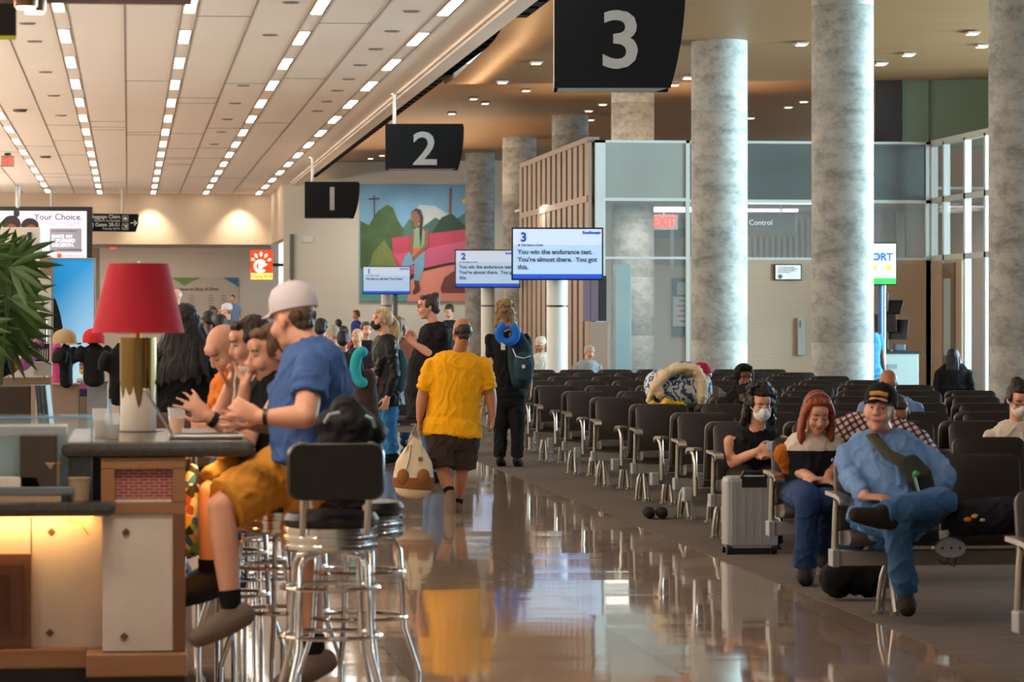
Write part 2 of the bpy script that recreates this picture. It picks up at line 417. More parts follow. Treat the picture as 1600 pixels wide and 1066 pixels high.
# ------------------------------------------------------------ gate podium columns, boarding screens
Mpod = mat('podium_white','dfe6e4',0.45,noise=0.02)
M_scr = mat('screen_blue','aac6e6',0.5,emit=0.62,spec=0.2,noise=0.03,scale=3)
M_scr2 = mat('screen_white','c0d2e8',0.5,emit=0.62,spec=0.2,noise=0.02)
M_bar = mat('screen_bar_blue','1d4cc0',0.4,emit=0.8,noise=0.05)
M_tnavy = mat('screen_text_navy','1b3fa8',0.5,emit=0.7)
M_tgrey = mat('screen_text_grey','3e4c5a',0.5,emit=0.4)
M_orange = mat('heart_orange','e85a3a',0.5,emit=0.5)
def boarding_screen(px0,px1,py0,py1,num,lines,lab,postlab,ppx,pwid,polepx):
    Wd = 1.4; D = F*Wd/(px1-px0); s = F/D
    c = W((px0+px1)/2,(py0+py1)/2,D); rz = -TH*0.5
    h = (py1-py0)/s
    t = thing('gate_display', lab, 'screen', (c.x,c.y,c.z), rz)
    MB().box((0,0.03,0),(Wd,0.06,h),bev=0.006).build('casing', M_black, t, world=False)
    iw, ih = Wd-0.05, h-0.05
    sc = MB().box((0,-0.003,0),(iw,0.006,ih)).build('display_panel', M_scr, t, world=False)
    MB().box((0,-0.008,ih/2-ih*0.16),(iw,0.004,ih*0.32)).build('header_band', M_scr2, t, world=False)
    MB().box((0,-0.008,-ih/2+ih*0.045),(iw,0.004,ih*0.09)).build('footer_band', M_bar, t, world=False)
    def tx(body,x,z,size,m,al='LEFT',bold=0.0):
        o = text(body,(x,-0.014,z),size,m,None,0,0.002,al,'lettering',bold+0.0015)
        o.parent = t
    tx(num,-iw/2+0.16,ih/2-0.13,0.19,M_tnavy,'CENTER',0.006)
    tx('Southwest',iw/2-0.03,ih/2-0.055,0.062,M_tnavy,'RIGHT',0.002)
    o = MB().box((iw/2-0.02,-0.012,ih/2-0.055),(0.022,0.004,0.022)).build('heart_emblem', M_orange, t, world=False)
    tx('This Gate in Order',-iw/2+0.13,ih/2-0.245,0.042,M_tgrey)
    MB().cyl((-iw/2+0.09,-0.010,ih/2-0.245),(-iw/2+0.09,-0.016,ih/2-0.245),0.016).build('clock_icon', M_tgrey, t, world=False)
    for i,l in enumerate(lines): tx(l,-iw/2+0.07,ih/2-0.35-0.115*i,0.099 if len(lines)>1 else 0.085,M_tgrey,'LEFT',0.0015)
    if polepx:
        pp = Wz(polepx,D+0.25,0)
        MB().b2((pp.x-0.06,pp.y-0.06,0),(pp.x+0.06,pp.y+0.06,c.z+0.1)).b2((pp.x-0.2,pp.y-0.17,c.z-0.1),(pp.x+0.2,pp.y+0.06,c.z+0.1)).build('display_pole', mat('pole_grey','70797a',0.5), t)
    else:
        MB().box((0,0.205,0),(0.22,0.31,0.3)).build('bracket', M_black, t, world=False)
    # white round podium column beside the pole
    D2 = D+0.37+pwid*D/F/2; r = pwid*D2/F/2; q = Wz(ppx,D2,0)
    t2 = thing('podium_column', postlab, 'column', (q.x,q.y,0))
    zc_ = Wz(ppx,D2,0).z
    zsplit = CH+(500-477)*D2/F
    MB().cyl((0,0,0),(0,0,zsplit-0.03),r,n=32).build('lower_sleeve', Mpod, t2, world=False)
    MB().cyl((0,0,zsplit-0.03),(0,0,zsplit),r*0.96,n=32).build('dark_band', M_black, t2, world=False)
    MB().cyl((0,0,zsplit),(0,0,c.z+0.05),r,n=32).build('upper_sleeve', Mpod, t2, world=False)
    return t
L3 = ['You win the endurance test.','You\'re almost there.  You got','this.']
boarding_screen(799,943,355.5,438,'3',L3,'nearest boarding screen showing gate 3 and three lines of text','white round post with dark band under the gate 3 screen',870.5,33,0)
boarding_screen(710.5,813,390,450,'2',L3,'boarding screen showing gate 2, partly behind the gate 3 screen','white round post under the gate 2 screen',762,21,0)
boarding_screen(566.5,641.5,416,460,'1',['We like to call this "You-Time"'],'farthest and smallest boarding screen, showing gate 1, before the mural','white round post under the gate 1 screen',604,17,618)
# ------------------------------------------------------------ hanging gate number signs
M_sign = mat('sign_navy_black','0b1218',0.6,noise=0.1,spec=0.2)
M_num = mat('sign_numeral','a9b0b2',0.5)
M_signside = mat('sign_underside','c9cdd4',0.4,noise=0.15,scale=3,stretch=(6,1,1))
def gate_sign(pts_px, num, ncx, ncy, nh, D, lab, und, rodx, rody):
    s = F/D
    P = [W(x,y,D) for x,y in pts_px]
    c = P[0]
    t = thing('gate_sign', lab, 'sign', (c.x,c.y,c.z))
    nrm = Vector((math.sin(TH),math.cos(TH),0))
    dep = 0.75
    # front face follows the curved right edge; body swells back to a broad underside
    MB().prism(P, nrm*0.06).build('front_panel', M_sign, t)
    nL = 0.5
    lo = min(p.z for p in P); x0 = P[0]; 
    left = [p for p in P if (p-P[0]).xy.length < 0.02]
    a = Vector((P[0].x,P[0].y,P[0].z)); b = Vector((P[0].x,P[0].y,lo))
    brt = [p for p in P if abs(p.z-lo)<0.01]; brx = max(brt, key=lambda p:p.x)
    MB().prism([b+nrm*0.06, brx+nrm*0.06-Vector((0.02,0,0)), brx+nrm*0.75-Vector((0.15,0,0)), b+nrm*0.75], (0,0,0.05)).build('underside', M_signside, t)
    tp = max(p.z for p in P)
    back = [Vector((p.x,p.y,p.z))+nrm*0.75 for p in P]
    MB().prism(back, nrm*0.06).build('rear_panel', M_sign, t)
    MB().prism([a+nrm*0.06, b+nrm*0.06, b+nrm*0.75, a+nrm*0.75], Vector((0.04,0,0))).build('side_panel', M_signside, t)
    q = W(ncx,ncy,D)-nrm*0.012
    text(num, q, nh/s*1.37, M_num, t, rz=-TH, ext=0.006, bold=0.012*(nh/s)/0.6, sx=1.12, name='numeral')
    if rodx:
        r0 = W(rodx,rody,D)+nrm*0.4; r1 = Vector((r0.x,r0.y,tp-0.05)); r0.z = 5.9
        MB().cyl(r1,r0,0.035).cyl(r0-Vector((0,0,0.03)),r0,0.09).build('hanging_rod', M_steel, t)
def signpts(x0,x1,xb,y0,y1,n=8):
    pts = [(x0,y0)]
    for i in range(n+1):
        a = i/n; pts.append((x1-(x1-xb)*a**2.4, y0+(y1-y0)*a))
    pts.append((x0,y1)); return pts
gate_sign(signpts(866,1072,1048,-55,137), '3', 970, 67, 92, 39.5, 'nearest and largest hanging sign, dark navy with curved edge, number 3', 0, 1000, -60)
gate_sign(signpts(602,724,714,193.5,263.5), '2', 664, 235, 53, 66, 'middle hanging gate sign, dark navy, number 2', 0, 615, 160)
gate_sign(signpts(476,560,550,284,340.5), '1', 519, 312.5, 37, 92, 'farthest hanging gate sign, number 1, left of the mural', 0, 486.5, 262)
# ------------------------------------------------------------ glass and slat enclosure at the gates
YE = 63.0
def ex(px): return Wy(px,400,YE).x
def ez(py): return Wy(950,py,YE).z
Mglass = mat('enclosure_glass','e6f2f2',0.03,alpha=0.12,noise=0,spec=0.5)
Mfrost = mat('frosted_transom','9ba09a',0.45,noise=0.10,scale=0.8,stretch=(2,1,0.4))
Mfrost2 = mat('grey_transom','59605f',0.4,noise=0.15,scale=0.6,stretch=(2,1,0.4))
Mframe = mat('frame_white','cdd6d4',0.4,noise=0.02)
z = ez
# white frame front (box)
f = MB()
def bar(px0,px1,py0,py1,th=0.12,y=YE): return ((ex(px0),y,z(py1)),(ex(px1),y+th,z(py0)))
f.b2(*bar(930,946,219,640)); f.b2(*bar(1072,1078,219,640)); f.b2(*bar(930,1078,219,223)); f.b2(*bar(946,1072,309,314)); f.b2(*bar(946,1072,401,405))
struct('window_frame_1', f, Mframe)
struct('window_3', MB().b2(*bar(946,1072,223,309,0.02,YE+0.05)), Mfrost)
struct('window_4', MB().b2(*bar(946,1072,314,401,0.01,YE+0.05)).b2(*bar(946,1072,405,640,0.01,YE+0.05)), Mglass)
# continuation right of column: transoms, plank wall, clear band
f = MB()
f.b2(*bar(1078,1456,219,223)); f.b2(*bar(1078,1456,311,316)); f.b2(*bar(1447,1456,219,640)); f.b2(*bar(1078,1456,402,406,0.2,YE-0.02))
struct('window_frame_2', f, Mframe)
struct('window_5', MB().b2(*bar(1078,1447,223,311,0.02,YE+0.05)), Mfrost2)
struct('window_6', MB().b2(*bar(1078,1447,316,402,0.01,YE+0.05)), Mglass)
Mplank = mat('plank_wall','bda78f',0.6,noise=0.10,scale=2,stretch=(0.5,1,14),bump=0.3)
struct('wall_plank', MB().b2((ex(1078),YE,0),(ex(1456),YE+0.25,z(406))), Mplank)
# right return toward the camera
xr2 = ex(1457)
y1 = 56.5
f = MB()
pxs = [1457,1474,1479,1508,1541,1549,1590]
def yy(px): return Wx(px,400,xr2).y
for px in (1457,1476,1509,1541,1580):
    yv = yy(px); f.b2((xr2-0.03,yv-0.06,0),(xr2+0.09,yv+0.06,z(223)))
zt = z(222)
f.b2((xr2-0.03,y1,zt-0.06),(xr2+0.09,YE,zt+0.06)).b2((xr2-0.03,y1,z(312)-0.05),(xr2+0.09,YE,z(312)+0.05)).b2((xr2-0.03,y1,z(403)-0.05),(xr2+0.09,YE,z(403)+0.05))
struct('window_frame_3', f, Mframe)
struct('window_7', MB().b2((xr2,y1,z(403)),(xr2+0.02,YE,zt)), Mglass)
struct('window_8', MB().b2((xr2,y1,0),(xr2+0.02,yy(1504),z(403))), Mglass)
struct('wall_plank_side', MB().b2((xr2-0.02,yy(1504),0),(xr2+0.1,YE,z(406))), Mplank)
d = MB(); ya,yb = yy(1495),yy(1476)
dr = MB().b2((xr2-0.05,ya,0),(xr2-0.02,yb,z(412))).build('door_1', mat('door_taupe','7d6a5a',0.5)); dr['kind']='structure'
MB().b2((xr2-0.07,ya+0.25,0.9),(xr2-0.05,yb-0.2,2.3)).build('door_window', mat('door_lite','b9cfd3',0.2), dr)
# interior behind: corridor
Mint = mat('interior_wall','cfc6b6',0.7,noise=0.03)
struct('wall_interior', MB().b2((ex(935)+0.4,78,0),(26,78.2,4.9)), Mint)
struct('ceiling_interior', MB().b2((ex(946),YE+0.3,z(314)+0.25),(24,78,z(314)+0.3)), mat('interior_ceiling','dedcd6',0.8))
il = MB()
for px,py,y in ((1062,318,75.5),(1075,323,74),(1230,322,70),(1190,325,75),(1400,321,68)):
    p = Wy(px,py,y); il.box((p.x,p.y,z(314)+0.22),(1.6,0.15,0.05))
il.build('light_bars', mat('corridor_lamp','ffffff',0.5,emit=5,noise=0), thing('corridor_light','white linear lamps on the corridor ceiling behind the glass','ceiling light',(ex(1010),70,z(314)+0.2)))
area('corridor_fill', (ex(1200), 70, z(314)+0.15), (0,0,0), 8, 1.0, 300, (1.0,0.93,0.82))
# painting strip, exit sign, notice panel seen through the glass
def artpoly(t, name, pts, m, y, rz=0): MB().prism([Vector((p[0],y,p[1])) for p in pts], (0,0.004,0)).build(name, m, t)
t = thing('wall_mural','long dim landscape mural with hills behind the glass box','painting',(Wy(1040,370,77.9).x,77.9,0))
pa=Wy(985,341,77.9); pb=Wy(1075,414,77.9)
MB().b2((pa.x,77.85,pb.z),(pb.x,77.98,pa.z)).build('canvas', mat('mural_ochre','8b7444',0.6,noise=0.35,scale=2), t)
MB().b2((pa.x,77.84,(pa.z*2+pb.z)/3),(pb.x,77.85,pa.z)).build('sky_area', mat('mural_teal','5d8f96',0.6,noise=0.3,scale=3), t)
MB().b2((pa.x,77.83,Wy(1000,372,77.9).z),(pb.x,77.84,Wy(1000,356,77.9).z)).build('hill_area', mat('mural_hill','23453a',0.6,noise=0.4,scale=4), t)
MB().b2((Wy(1050,400,77.8).x-0.04,77.78,pb.z-0.1),(Wy(1050,400,77.8).x+0.04,77.83,pa.z)).build('divider', Mframe, t)
t = thing('exit_sign','red lit EXIT sign seen through the glass box','sign',tuple(Wy(1033,347,76)))
p = Wy(1038,347,76); text('EXIT',(p.x,76,p.z),0.30,mat('exit_red','ff3a2a',0.5,emit=2.5,noise=0),t,bold=0.01,sx=0.8)
MB().box((p.x,76.05,p.z),(0.62,0.04,0.34)).build('plate', mat('exit_plate','d8d0c8',0.4), t)
MB().cyl((p.x,76.05,p.z+0.17),(p.x,76.05,z(314)+0.25),0.02).build('stem', M_steel, t)
t = thing('notice_panel','tall navy and white notice panel on the wall behind the glass box','sign',tuple(Wy(1066,480,77.8)))
a = Wy(1051,434,77.8); b = Wy(1085,525,77.8)
MB().b2((a.x,77.85,b.z),(b.x,77.995,a.z)).build('backing', mat('notice_navy','2e3f52',0.5), t)
a2 = Wy(1052,464,77.8); b2_ = Wy(1084,510,77.8)
MB().b2((a2.x,77.83,b2_.z),(b2_.x,77.86,a2.z)).build('white_field', mat('notice_white','d9dcda',0.5), t)
c = Wy(1067,451,77.8); MB().box((c.x,77.84,c.z),(0.24,0.02,0.28)).build('emblem_square', mat('notice_grey','b9c0c4',0.5), t)
for i in range(5): MB().box((c.x+0.02,77.82,Wy(1060,470+8*i,77.8).z),(0.3 if i%2 else 0.2,0.01,0.03)).build('text_bar', mat('notice_ink','4a4f55',0.6), t)
# passport control board
t = thing('corridor_sign','dark grey hanging board reading Passport Control behind the glass','sign',tuple(Wy(1200,348,72)))
a = Wy(1120,333,72); b = Wy(1243,364,72)
MB().b2((a.x,72,b.z),(b.x,72.1,a.z)).build('board', mat('board_grey','3c4248',0.5), t)
text('Passport Control',((Wy(1208,348,71.9).x,71.97,Wy(1208,348,71.9).z)),0.155,mat('board_text','dfe4e6',0.5,emit=0.6),t,align='RIGHT')
MB().cyl((a.x+0.6,72.05,a.z),(a.x+0.6,72.05,z(314)+0.25),0.02).cyl((b.x-0.3,72.05,a.z),(b.x-0.3,72.05,z(314)+0.25),0.02).build('hanging_rod', M_steel, t)
# striped blind behind
MB_BL=1
t = thing('vertical_blind','striped grey and white vertical blinds behind the dark board','blind',(ex(1220),75,3))
for i in range(30):
    px = 1165+i*4.6; 
    if px>1266: break
    p0 = Wy(px,370 if px<1243 else 340,75); p1 = Vector((0,0,0.0))
    MB().b2((p0.x,75,p1.z),(p0.x+0.04,75.03,p0.z)).build('slat', mat('blind_white','d8d8d4',0.6) if i%2 else mat('blind_grey','72807f',0.6), t)
# wooden strip and white pillar in the clear band on the right
struct('wall_interior_wood', MB().b2((Wy(1363,340,74).x,74,z(402)-0.3),(Wy(1403,340,74).x,74.1,z(316)+0.2)), mat('interior_wood','8a6650',0.5,noise=0.15,scale=2,stretch=(6,1,0.5)))
struct('trim_3', MB().b2((Wy(1404,340,73.8).x,73.8,z(402)-0.3),(Wy(1414,340,73.8).x,74.1,z(316)+0.2)), Mframe)
struct('wall_interior_ochre', MB().b2((Wy(1415,340,74).x,74,z(402)-0.3),(Wy(1447,340,74).x,74.1,z(316)+0.2)), mat('interior_ochre','b79c62',0.5,noise=0.15,scale=2,stretch=(6,1,0.5)))
struct('wall_interior_side', MB().b2((xr2+2.6,59,0),(xr2+2.8,78,6.0)), mat('interior_side','8f8173',0.7,noise=0.1,scale=1))
# green and brown upper walls
struct('wall_green', MB().b2((Wy(1408,150,64.5).x,64.5,z(222)),(24,64.8,8.6)), mat('sage_wall','8c9a80',0.7,noise=0.03))
struct('wall_brown', MB().b2((Wy(1366,150,64.5).x,64.4,z(222)),(Wy(1408,150,64.5).x,64.7,8.6)), mat('dark_brown_panel','33221b',0.6,noise=0.2,stretch=(6,1,0.3)))
gj = Wy(1452,150,64.47).x
struct('trim_4', MB().b2((gj,64.47,4.9),(gj+0.03,64.5,8.6)), mat('green_joint','66735f',0.7))
# slatted side wall running away from the camera
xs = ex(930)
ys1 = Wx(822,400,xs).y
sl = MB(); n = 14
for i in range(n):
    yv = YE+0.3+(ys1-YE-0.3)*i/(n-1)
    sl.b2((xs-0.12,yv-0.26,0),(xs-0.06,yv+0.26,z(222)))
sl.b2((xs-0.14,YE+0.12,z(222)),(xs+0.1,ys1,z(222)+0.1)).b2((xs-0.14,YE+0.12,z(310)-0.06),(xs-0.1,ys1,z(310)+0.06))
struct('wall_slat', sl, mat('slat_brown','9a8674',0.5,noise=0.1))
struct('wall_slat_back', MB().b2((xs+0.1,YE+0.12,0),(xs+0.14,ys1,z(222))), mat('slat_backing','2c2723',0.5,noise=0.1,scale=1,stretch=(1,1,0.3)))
# grey and brown monoliths in front of the glass box
g = Wy(972,500,61.5); zt_ = W(972,412,61.5).z
tag(MB().box((g.x,61.5,zt_/2),(W(983,0,61.5).x-W(957,0,61.5).x,0.25,zt_),bev=0.01).build('partition_panel', mat('panel_bluegrey','8ea3a5',0.5,noise=0.05)), 'tall blue-grey free-standing panel before the glass box','panel')
g = W(940,550,60.8); zt2 = W(940,503,60.8).z
tag(MB().box((g.x,60.8,zt2/2),(0.34,0.4,zt2),bev=0.01).build('bin_cabinet', mat('cabinet_brown','927a6a',0.5,noise=0.06)), 'brown boxy cabinet to the left of the blue-grey panel','cabinet')
# purple-grey advertising light box
t = thing('advert_case','dark open display case with purple backing beside the brown cabinet','display case',tuple(W(938,470,61)))
for (a0,a1,nm,m) in ((920,931,'panel','case_purple'),(932,944,'panel','case_purple'),(945,957,'dark_panel','case_dark')):
    pA = W(a0,430,61.2); pB = W(a1,502,61.2)
    MB().b2((pA.x,61.4,pB.z),(pB.x,61.5,pA.z)).build(nm, mat(m, '6b5a68' if 'purple' in m else '201a20',0.5,noise=0.2,stretch=(6,1,0.3)), t)
MB().cyl((W(938,0,61.2).x,61.45,0),(W(938,0,61.2).x,61.45,W(0,425,61.2).z),0.03).build('post', M_black, t)
# small framed notice on plank wall, airport display on pole
t = thing('framed_notice','small white framed notice on the plank wall','notice',tuple(W(1231,425,62)))
p = Wy(1231,425.5,YE-0.05)
MB().box((p.x,YE-0.04,p.z),(0.51,0.05,0.30)).build('frame', M_black, t)
MB().box((p.x,YE-0.07,p.z),(0.47,0.02,0.26)).build('sheet', mat('sheet_white','e4ebec',0.5,emit=0.35), t)
for i in range(4): text(('For the safety of passengers','and crew please keep bags with','you and follow instructions','at the boarding gate')[i],(p.x-0.19,YE-0.085,p.z+0.09-0.03*i),0.028,mat('notice_text','334a60',0.5),t,align='LEFT')
MB().cyl((p.x-0.15,YE-0.08,p.z-0.08),(p.x-0.15,YE-0.09,p.z-0.08),0.04).build('round_seal', mat('seal_green','5c7360',0.5), t)
t = thing('airport_display','lit vertical screen reading AIRPORT with yellow stars on a blue pole','screen',tuple(W(1375,440,56)))
D = 57.; a = W(1290,379,D); b = W(1402,446,D)
c = (a+b)/2; wd=(b.x-a.x); hh=a.z-b.z
MB().box((c.x,c.y+0.05,c.z),(wd,0.08,hh),rz=-TH).build('casing', M_black, t)
MB().box((c.x,c.y,c.z),(wd-0.04,0.02,hh-0.04),rz=-TH).build('display_panel', mat('display_lilac','ccd4ea',0.4,emit=0.7,noise=0.02), t)
MB().box((c.x-0.005,c.y-0.015,b.z+0.07),(wd-0.04,0.02,0.10),rz=-TH).build('green_band', mat('display_green','3fae55',0.4,emit=0.7), t)
q = W(1395,402,D-0.05); text('AIRPORT',q,0.17,mat('display_text_blue','1e5f96',0.5,emit=0.5),t,rz=-TH,align='RIGHT',bold=0.004)
for px in (1320,1343,1366,1389):
    q = W(px,418,D-0.06); pts=[]
    for k in range(10):
        r_ = 0.075 if k%2==0 else 0.031; an = PI/2+k*PI/5
        pts.append(q+Vector((r_*math.cos(an),0,r_*math.sin(an))))
    MB().prism(pts,(0,0.01,0)).build('star', mat('star_yellow','d8c020',0.5,emit=0.35), t)
q = W(1376,0,D+0.1)
MB().cyl((q.x,q.y,0),(q.x,q.y,b.z+0.2),0.045).build('pole', mat('pole_blue','2f5f9a',0.4), t)
MB().cyl((q.x+0.07,q.y+0.02,0),(q.x+0.07,q.y+0.02,b.z+0.2),0.02).build('pole_trim', M_steel, t)
MB().cyl((q.x,q.y,0),(q.x,q.y,0.03),0.3).build('base', M_steel, t)
# gate desk with monitors
t = thing('gate_desk','grey service desk with dark top beside the plank wall','desk',tuple(Wz(1408,58,0)))
a = Wz(1379,58.5,0); b = Wz(1437,58.5,0); zt3 = W(0,549,58.5).z
MB().b2((a.x,a.y,0),(b.x,a.y+0.7,zt3-0.04),bev=0.01).build('front_panel', mat('desk_grey','9fb0ae',0.4,noise=0.05), t)
MB().b2((a.x-0.03,a.y-0.03,zt3-0.04),(b.x+0.03,a.y+0.73,zt3)).build('desk_top', M_black, t)
MB().b2((a.x+0.08,a.y-0.01,zt3-0.3),(a.x+0.25,a.y,zt3-0.22)).build('label_plate', mat('plate_grey','7a8a8a',0.4), t)
q = Wz(1393,58.8,0)
mo = thing('desk_monitors','black monitors clamped on an upright pole above the grey desk','monitor',(q.x,q.y,zt3))
q0=W(1386,458,58.9); MB().cyl((q0.x,q0.y,zt3),(q0.x,q0.y,q0.z),0.025).cyl((q0.x,q0.y,zt3),(q0.x,q0.y,zt3+0.02),0.12).build('pole', M_black, mo)
for (px,py,tw,lean) in ((1393,480,0.26,0.5),(1402,515,0.34,0.2),(1384,505,0.3,-0.1)):
    q1=W(px,py,58.9); MB().box((0,0,0),(0.03,0.4,tw),M=Matrix.Translation(q1)@Matrix.Rotation(0.9,4,'Z')@Matrix.Rotation(lean,4,'Y')).build('screen', M_black, mo)
q=W(1405,543,58.6); tag(MB().box(q,(0.18,0.2,0.12),bev=0.02).build('ticket_printer', mat('printer_grey','4a5560',0.4)),'small grey printer on the dark desk top','printer')
# wall mounted reader
q = Wy(1252,526,YE-0.1); tag(MB().box((q.x,YE-0.06,q.z),(0.13,0.1,0.7),bev=0.01).box((q.x+0.02,YE-0.13,q.z+0.23),(0.07,0.03,0.12)).build('door_reader', mat('reader_grey','a8a8a4',0.5)),'slim grey reader post on the plank wall by the tall column','reader')
# ------------------------------------------------------------ big mural on the gate wall
t = thing('painting','large mural painting of a seated woman in green top beside a pink car','painting',tuple(W(645,380,110.5)))
YM = yg-0.08
def mp(px,py): q = Wy(px,py,YM); return (q.x,q.z)
a = mp(562,288); b = mp(732,471)
MB().b2((a[0],YM,b[1]),(b[0],YM+0.06,a[1])).build('canvas', mat('mural_sky','6fa3c4',0.6,noise=0.35,scale=0.8), t)
lay = [0]
def art(name, px, m):
    lay[0] += 1; y = YM-0.004*lay[0]
    MB().prism([Vector((mp(x,yv)[0],y,mp(x,yv)[1])) for x,yv in px],(0,0.003,0)).build(name, m, t)
gm = mat('mural_green','3d5a34',0.6,noise=0.5,scale=2.5); gm2 = mat('mural_green_dark','24402e',0.6,noise=0.5,scale=3)
art('cloud',[(640,345),(655,320),(680,322),(700,335),(690,360),(650,365)],mat('mural_cloud','b9c4c4',0.6,noise=0.2,scale=1))
art('far_hills',[(620,370),(640,342),(660,355),(680,340),(700,350),(732,330),(732,380),(620,380)],mat('mural_hill_dim','3f6a62',0.6,noise=0.4,scale=2))
art('hill',[(563,420),(563,345),(576,352),(590,330),(605,320),(614,325),(622,345),(632,360),(620,420)],gm)
art('hill',[(676,362),(690,340),(705,333),(718,345),(726,352),(732,350),(732,368),(676,372)],gm2)
art('grass',[(563,420),(620,400),(640,420),(640,471),(563,471)],mat('mural_teal_field','4f9390',0.6,noise=0.4,scale=2))
art('cactus',[(575,425),(583,395),(600,375),(618,400),(616,430)],mat('mural_olive','6b7a3e',0.6,noise=0.4,scale=3))
art('car_body',[(612,372),(732,358),(732,408),(700,414),(660,424),(625,434),(614,400)],mat('mural_pink','b8405c',0.5,noise=0.2,scale=1))
art('car_interior',[(616,398),(650,392),(732,375),(732,408),(690,412),(650,422),(628,420)],mat('mural_rose','c25a7a',0.5,noise=0.2,scale=1))
art('car_fender',[(636,471),(640,440),(660,420),(700,413),(732,410),(732,471)],mat('mural_salmon','cf8272',0.5,noise=0.15,scale=1))
art('fender_line',[(640,432),(660,420),(700,411),(732,407),(732,411),(700,415),(662,424),(642,437)],mat('mural_ink','2a2026',0.5))
art('wheel',[(688,450),(694,434),(708,424),(732,420),(732,458),(690,458)],mat('mural_maroon','6e3a38',0.5,noise=0.2))
art('power_pole',[(583.5,305),(585.5,305),(586,340),(584,340)],mat('mural_ink','2a2026'))
art('pole_arm',[(576,310),(593,309.5),(593,311.5),(576,312)],mat('mural_ink','2a2026'))
art('chimney',[(702,294),(706,294),(705,333),(701,333)],mat('mural_maroon','6e3a38'))
skm = mat('mural_skin','8a5a42',0.6,noise=0.1)
art('jeans',[(640,392),(664,393),(662,420),(655,440),(646,440),(648,412),(636,418),(627,432),(622,428),(633,400)],mat('mural_denim','6f9cb8',0.6,noise=0.2))
art('sash',[(642,387),(662,387),(662,396),(642,398)],mat('mural_orange','c8683c',0.6))
art('green_top',[(644,362),(650,356),(660,356),(665,364),(663,388),(645,388)],mat('mural_sage','7fa083',0.6))
art('arms',[(664,356),(670,360),(669,385),(655,398),(645,410),(643,402),(655,392),(663,382)],skm)
art('arms',[(644,358),(640,378),(640,395),(644,400),(646,378),(647,362)],skm)
art('face',[(643,330),(650,326),(657,330),(658,342),(653,348),(654,356),(646,356),(646,349),(643,342)],skm)
art('braids',[(644,330),(650,325.5),(657,328),(661,340),(659,365),(657,388),(655,365),(656,340),(650,330)],mat('mural_ink','2a2026'))
art('boot',[(647,438),(654,439),(656,453),(646,460),(644,455),(648,450)],mat('mural_brown','5a3428'))
art('sun',[(722,312),(726,311),(729,315),(726,319),(722,318)],mat('mural_yellow','d8a830'))
tag(MB().box((Wy(481,374,yg-0.05).x,yg-0.03,Wy(481,374,yg).z),(0.33,0.05,0.2)).build('wall_plaque', M_whitemet),'small pale rectangular plaque on the wall below gate 1 sign','plaque')
# ------------------------------------------------------------ airport seating: a bench of linked seats is one thing
Mvin = mat('seat_vinyl','2b2624',0.42,noise=0.15,scale=3,spec=0.45)
Marm = mat('arm_aluminium','a9a39a',0.28,0.95,noise=0.05)
Mbeam = mat('beam_grey','8f8b85',0.45,0.15,noise=0.05)
Mend = mat('beam_cap','8d9296',0.4,0.3)
PITCH = 0.56
def rr_pts(w,h,r,n=5,bot=0.03):
    pts=[]
    for cx,cz,a0,rad in ((w/2-r,h-r,0,r),(-w/2+r,h-r,PI/2,r),(-w/2+bot,bot,PI,bot),(w/2-bot,bot,1.5*PI,bot)):
        for k in range(n+1):
            a=a0+PI/2*k/n; pts.append((cx+rad*math.cos(a),cz+rad*math.sin(a)))
    return pts
def back_mesh():
    mb = MB(); bm = mb.bm
    out = rr_pts(0.45,0.425,0.055)
    rings=[]
    for sc,yy in ((0.93,-0.032),(1.0,-0.018),(1.0,0.018),(0.93,0.032)):
        rings.append([bm.verts.new((x*sc, yy, 0.21+(zz-0.21)*sc)) for x,zz in out])
    n=len(out)
    for A,Bq in zip(rings,rings[1:]):
        for k in range(n): bm.faces.new((A[k],A[(k+1)%n],Bq[(k+1)%n],Bq[k]))
    bm.faces.new(rings[0]); bm.faces.new(list(reversed(rings[-1])))
    mb.smooth=True
    for v in bm.verts:
        v.co = Matrix.Translation((0,0.07,0.415)) @ Matrix.Rotation(-0.20,4,'X') @ v.co
        v.co.y += 0.5*v.co.x**2*-0.5
    return mb
def seat_mesh():
    mb = MB()
    prof = [(-0.36,0.405),(-0.345,0.445),(-0.30,0.46),(-0.15,0.445),(0.0,0.43),(0.10,0.425),(0.10,0.37),(-0.1,0.365),(-0.30,0.37),(-0.35,0.385)]
    mb.prism([(-0.235,y,z) for y,z in prof],(0.47,0,0)); mb.smooth=True
    bmesh.ops.bevel(mb.bm, geom=list(mb.bm.edges), offset=0.008, segments=1, affect='EDGES')
    return mb
def arm_mesh():
    mb = MB()
    # curved blade post carrying a sloping pad
    pts = [(0,-0.06,0.30),(0,-0.07,0.42),(0,-0.085,0.53),(0,-0.12,0.595),(0,-0.16,0.612)]
    mb.loft(pts,[(0.019,0.036),(0.017,0.034),(0.016,0.034),(0.02,0.03),(0.026,0.02)],(1,0,0),n=10,cap='flat')
    pad = [(-0.33,0.585),(-0.30,0.605),(-0.22,0.617),(0.05,0.625),(0.05,0.645),(-0.22,0.64),(-0.31,0.627),(-0.335,0.60)]
    mb.prism([(-0.03,y,z) for y,z in pad],(0.06,0,0))
    mb.smooth=True
    return mb
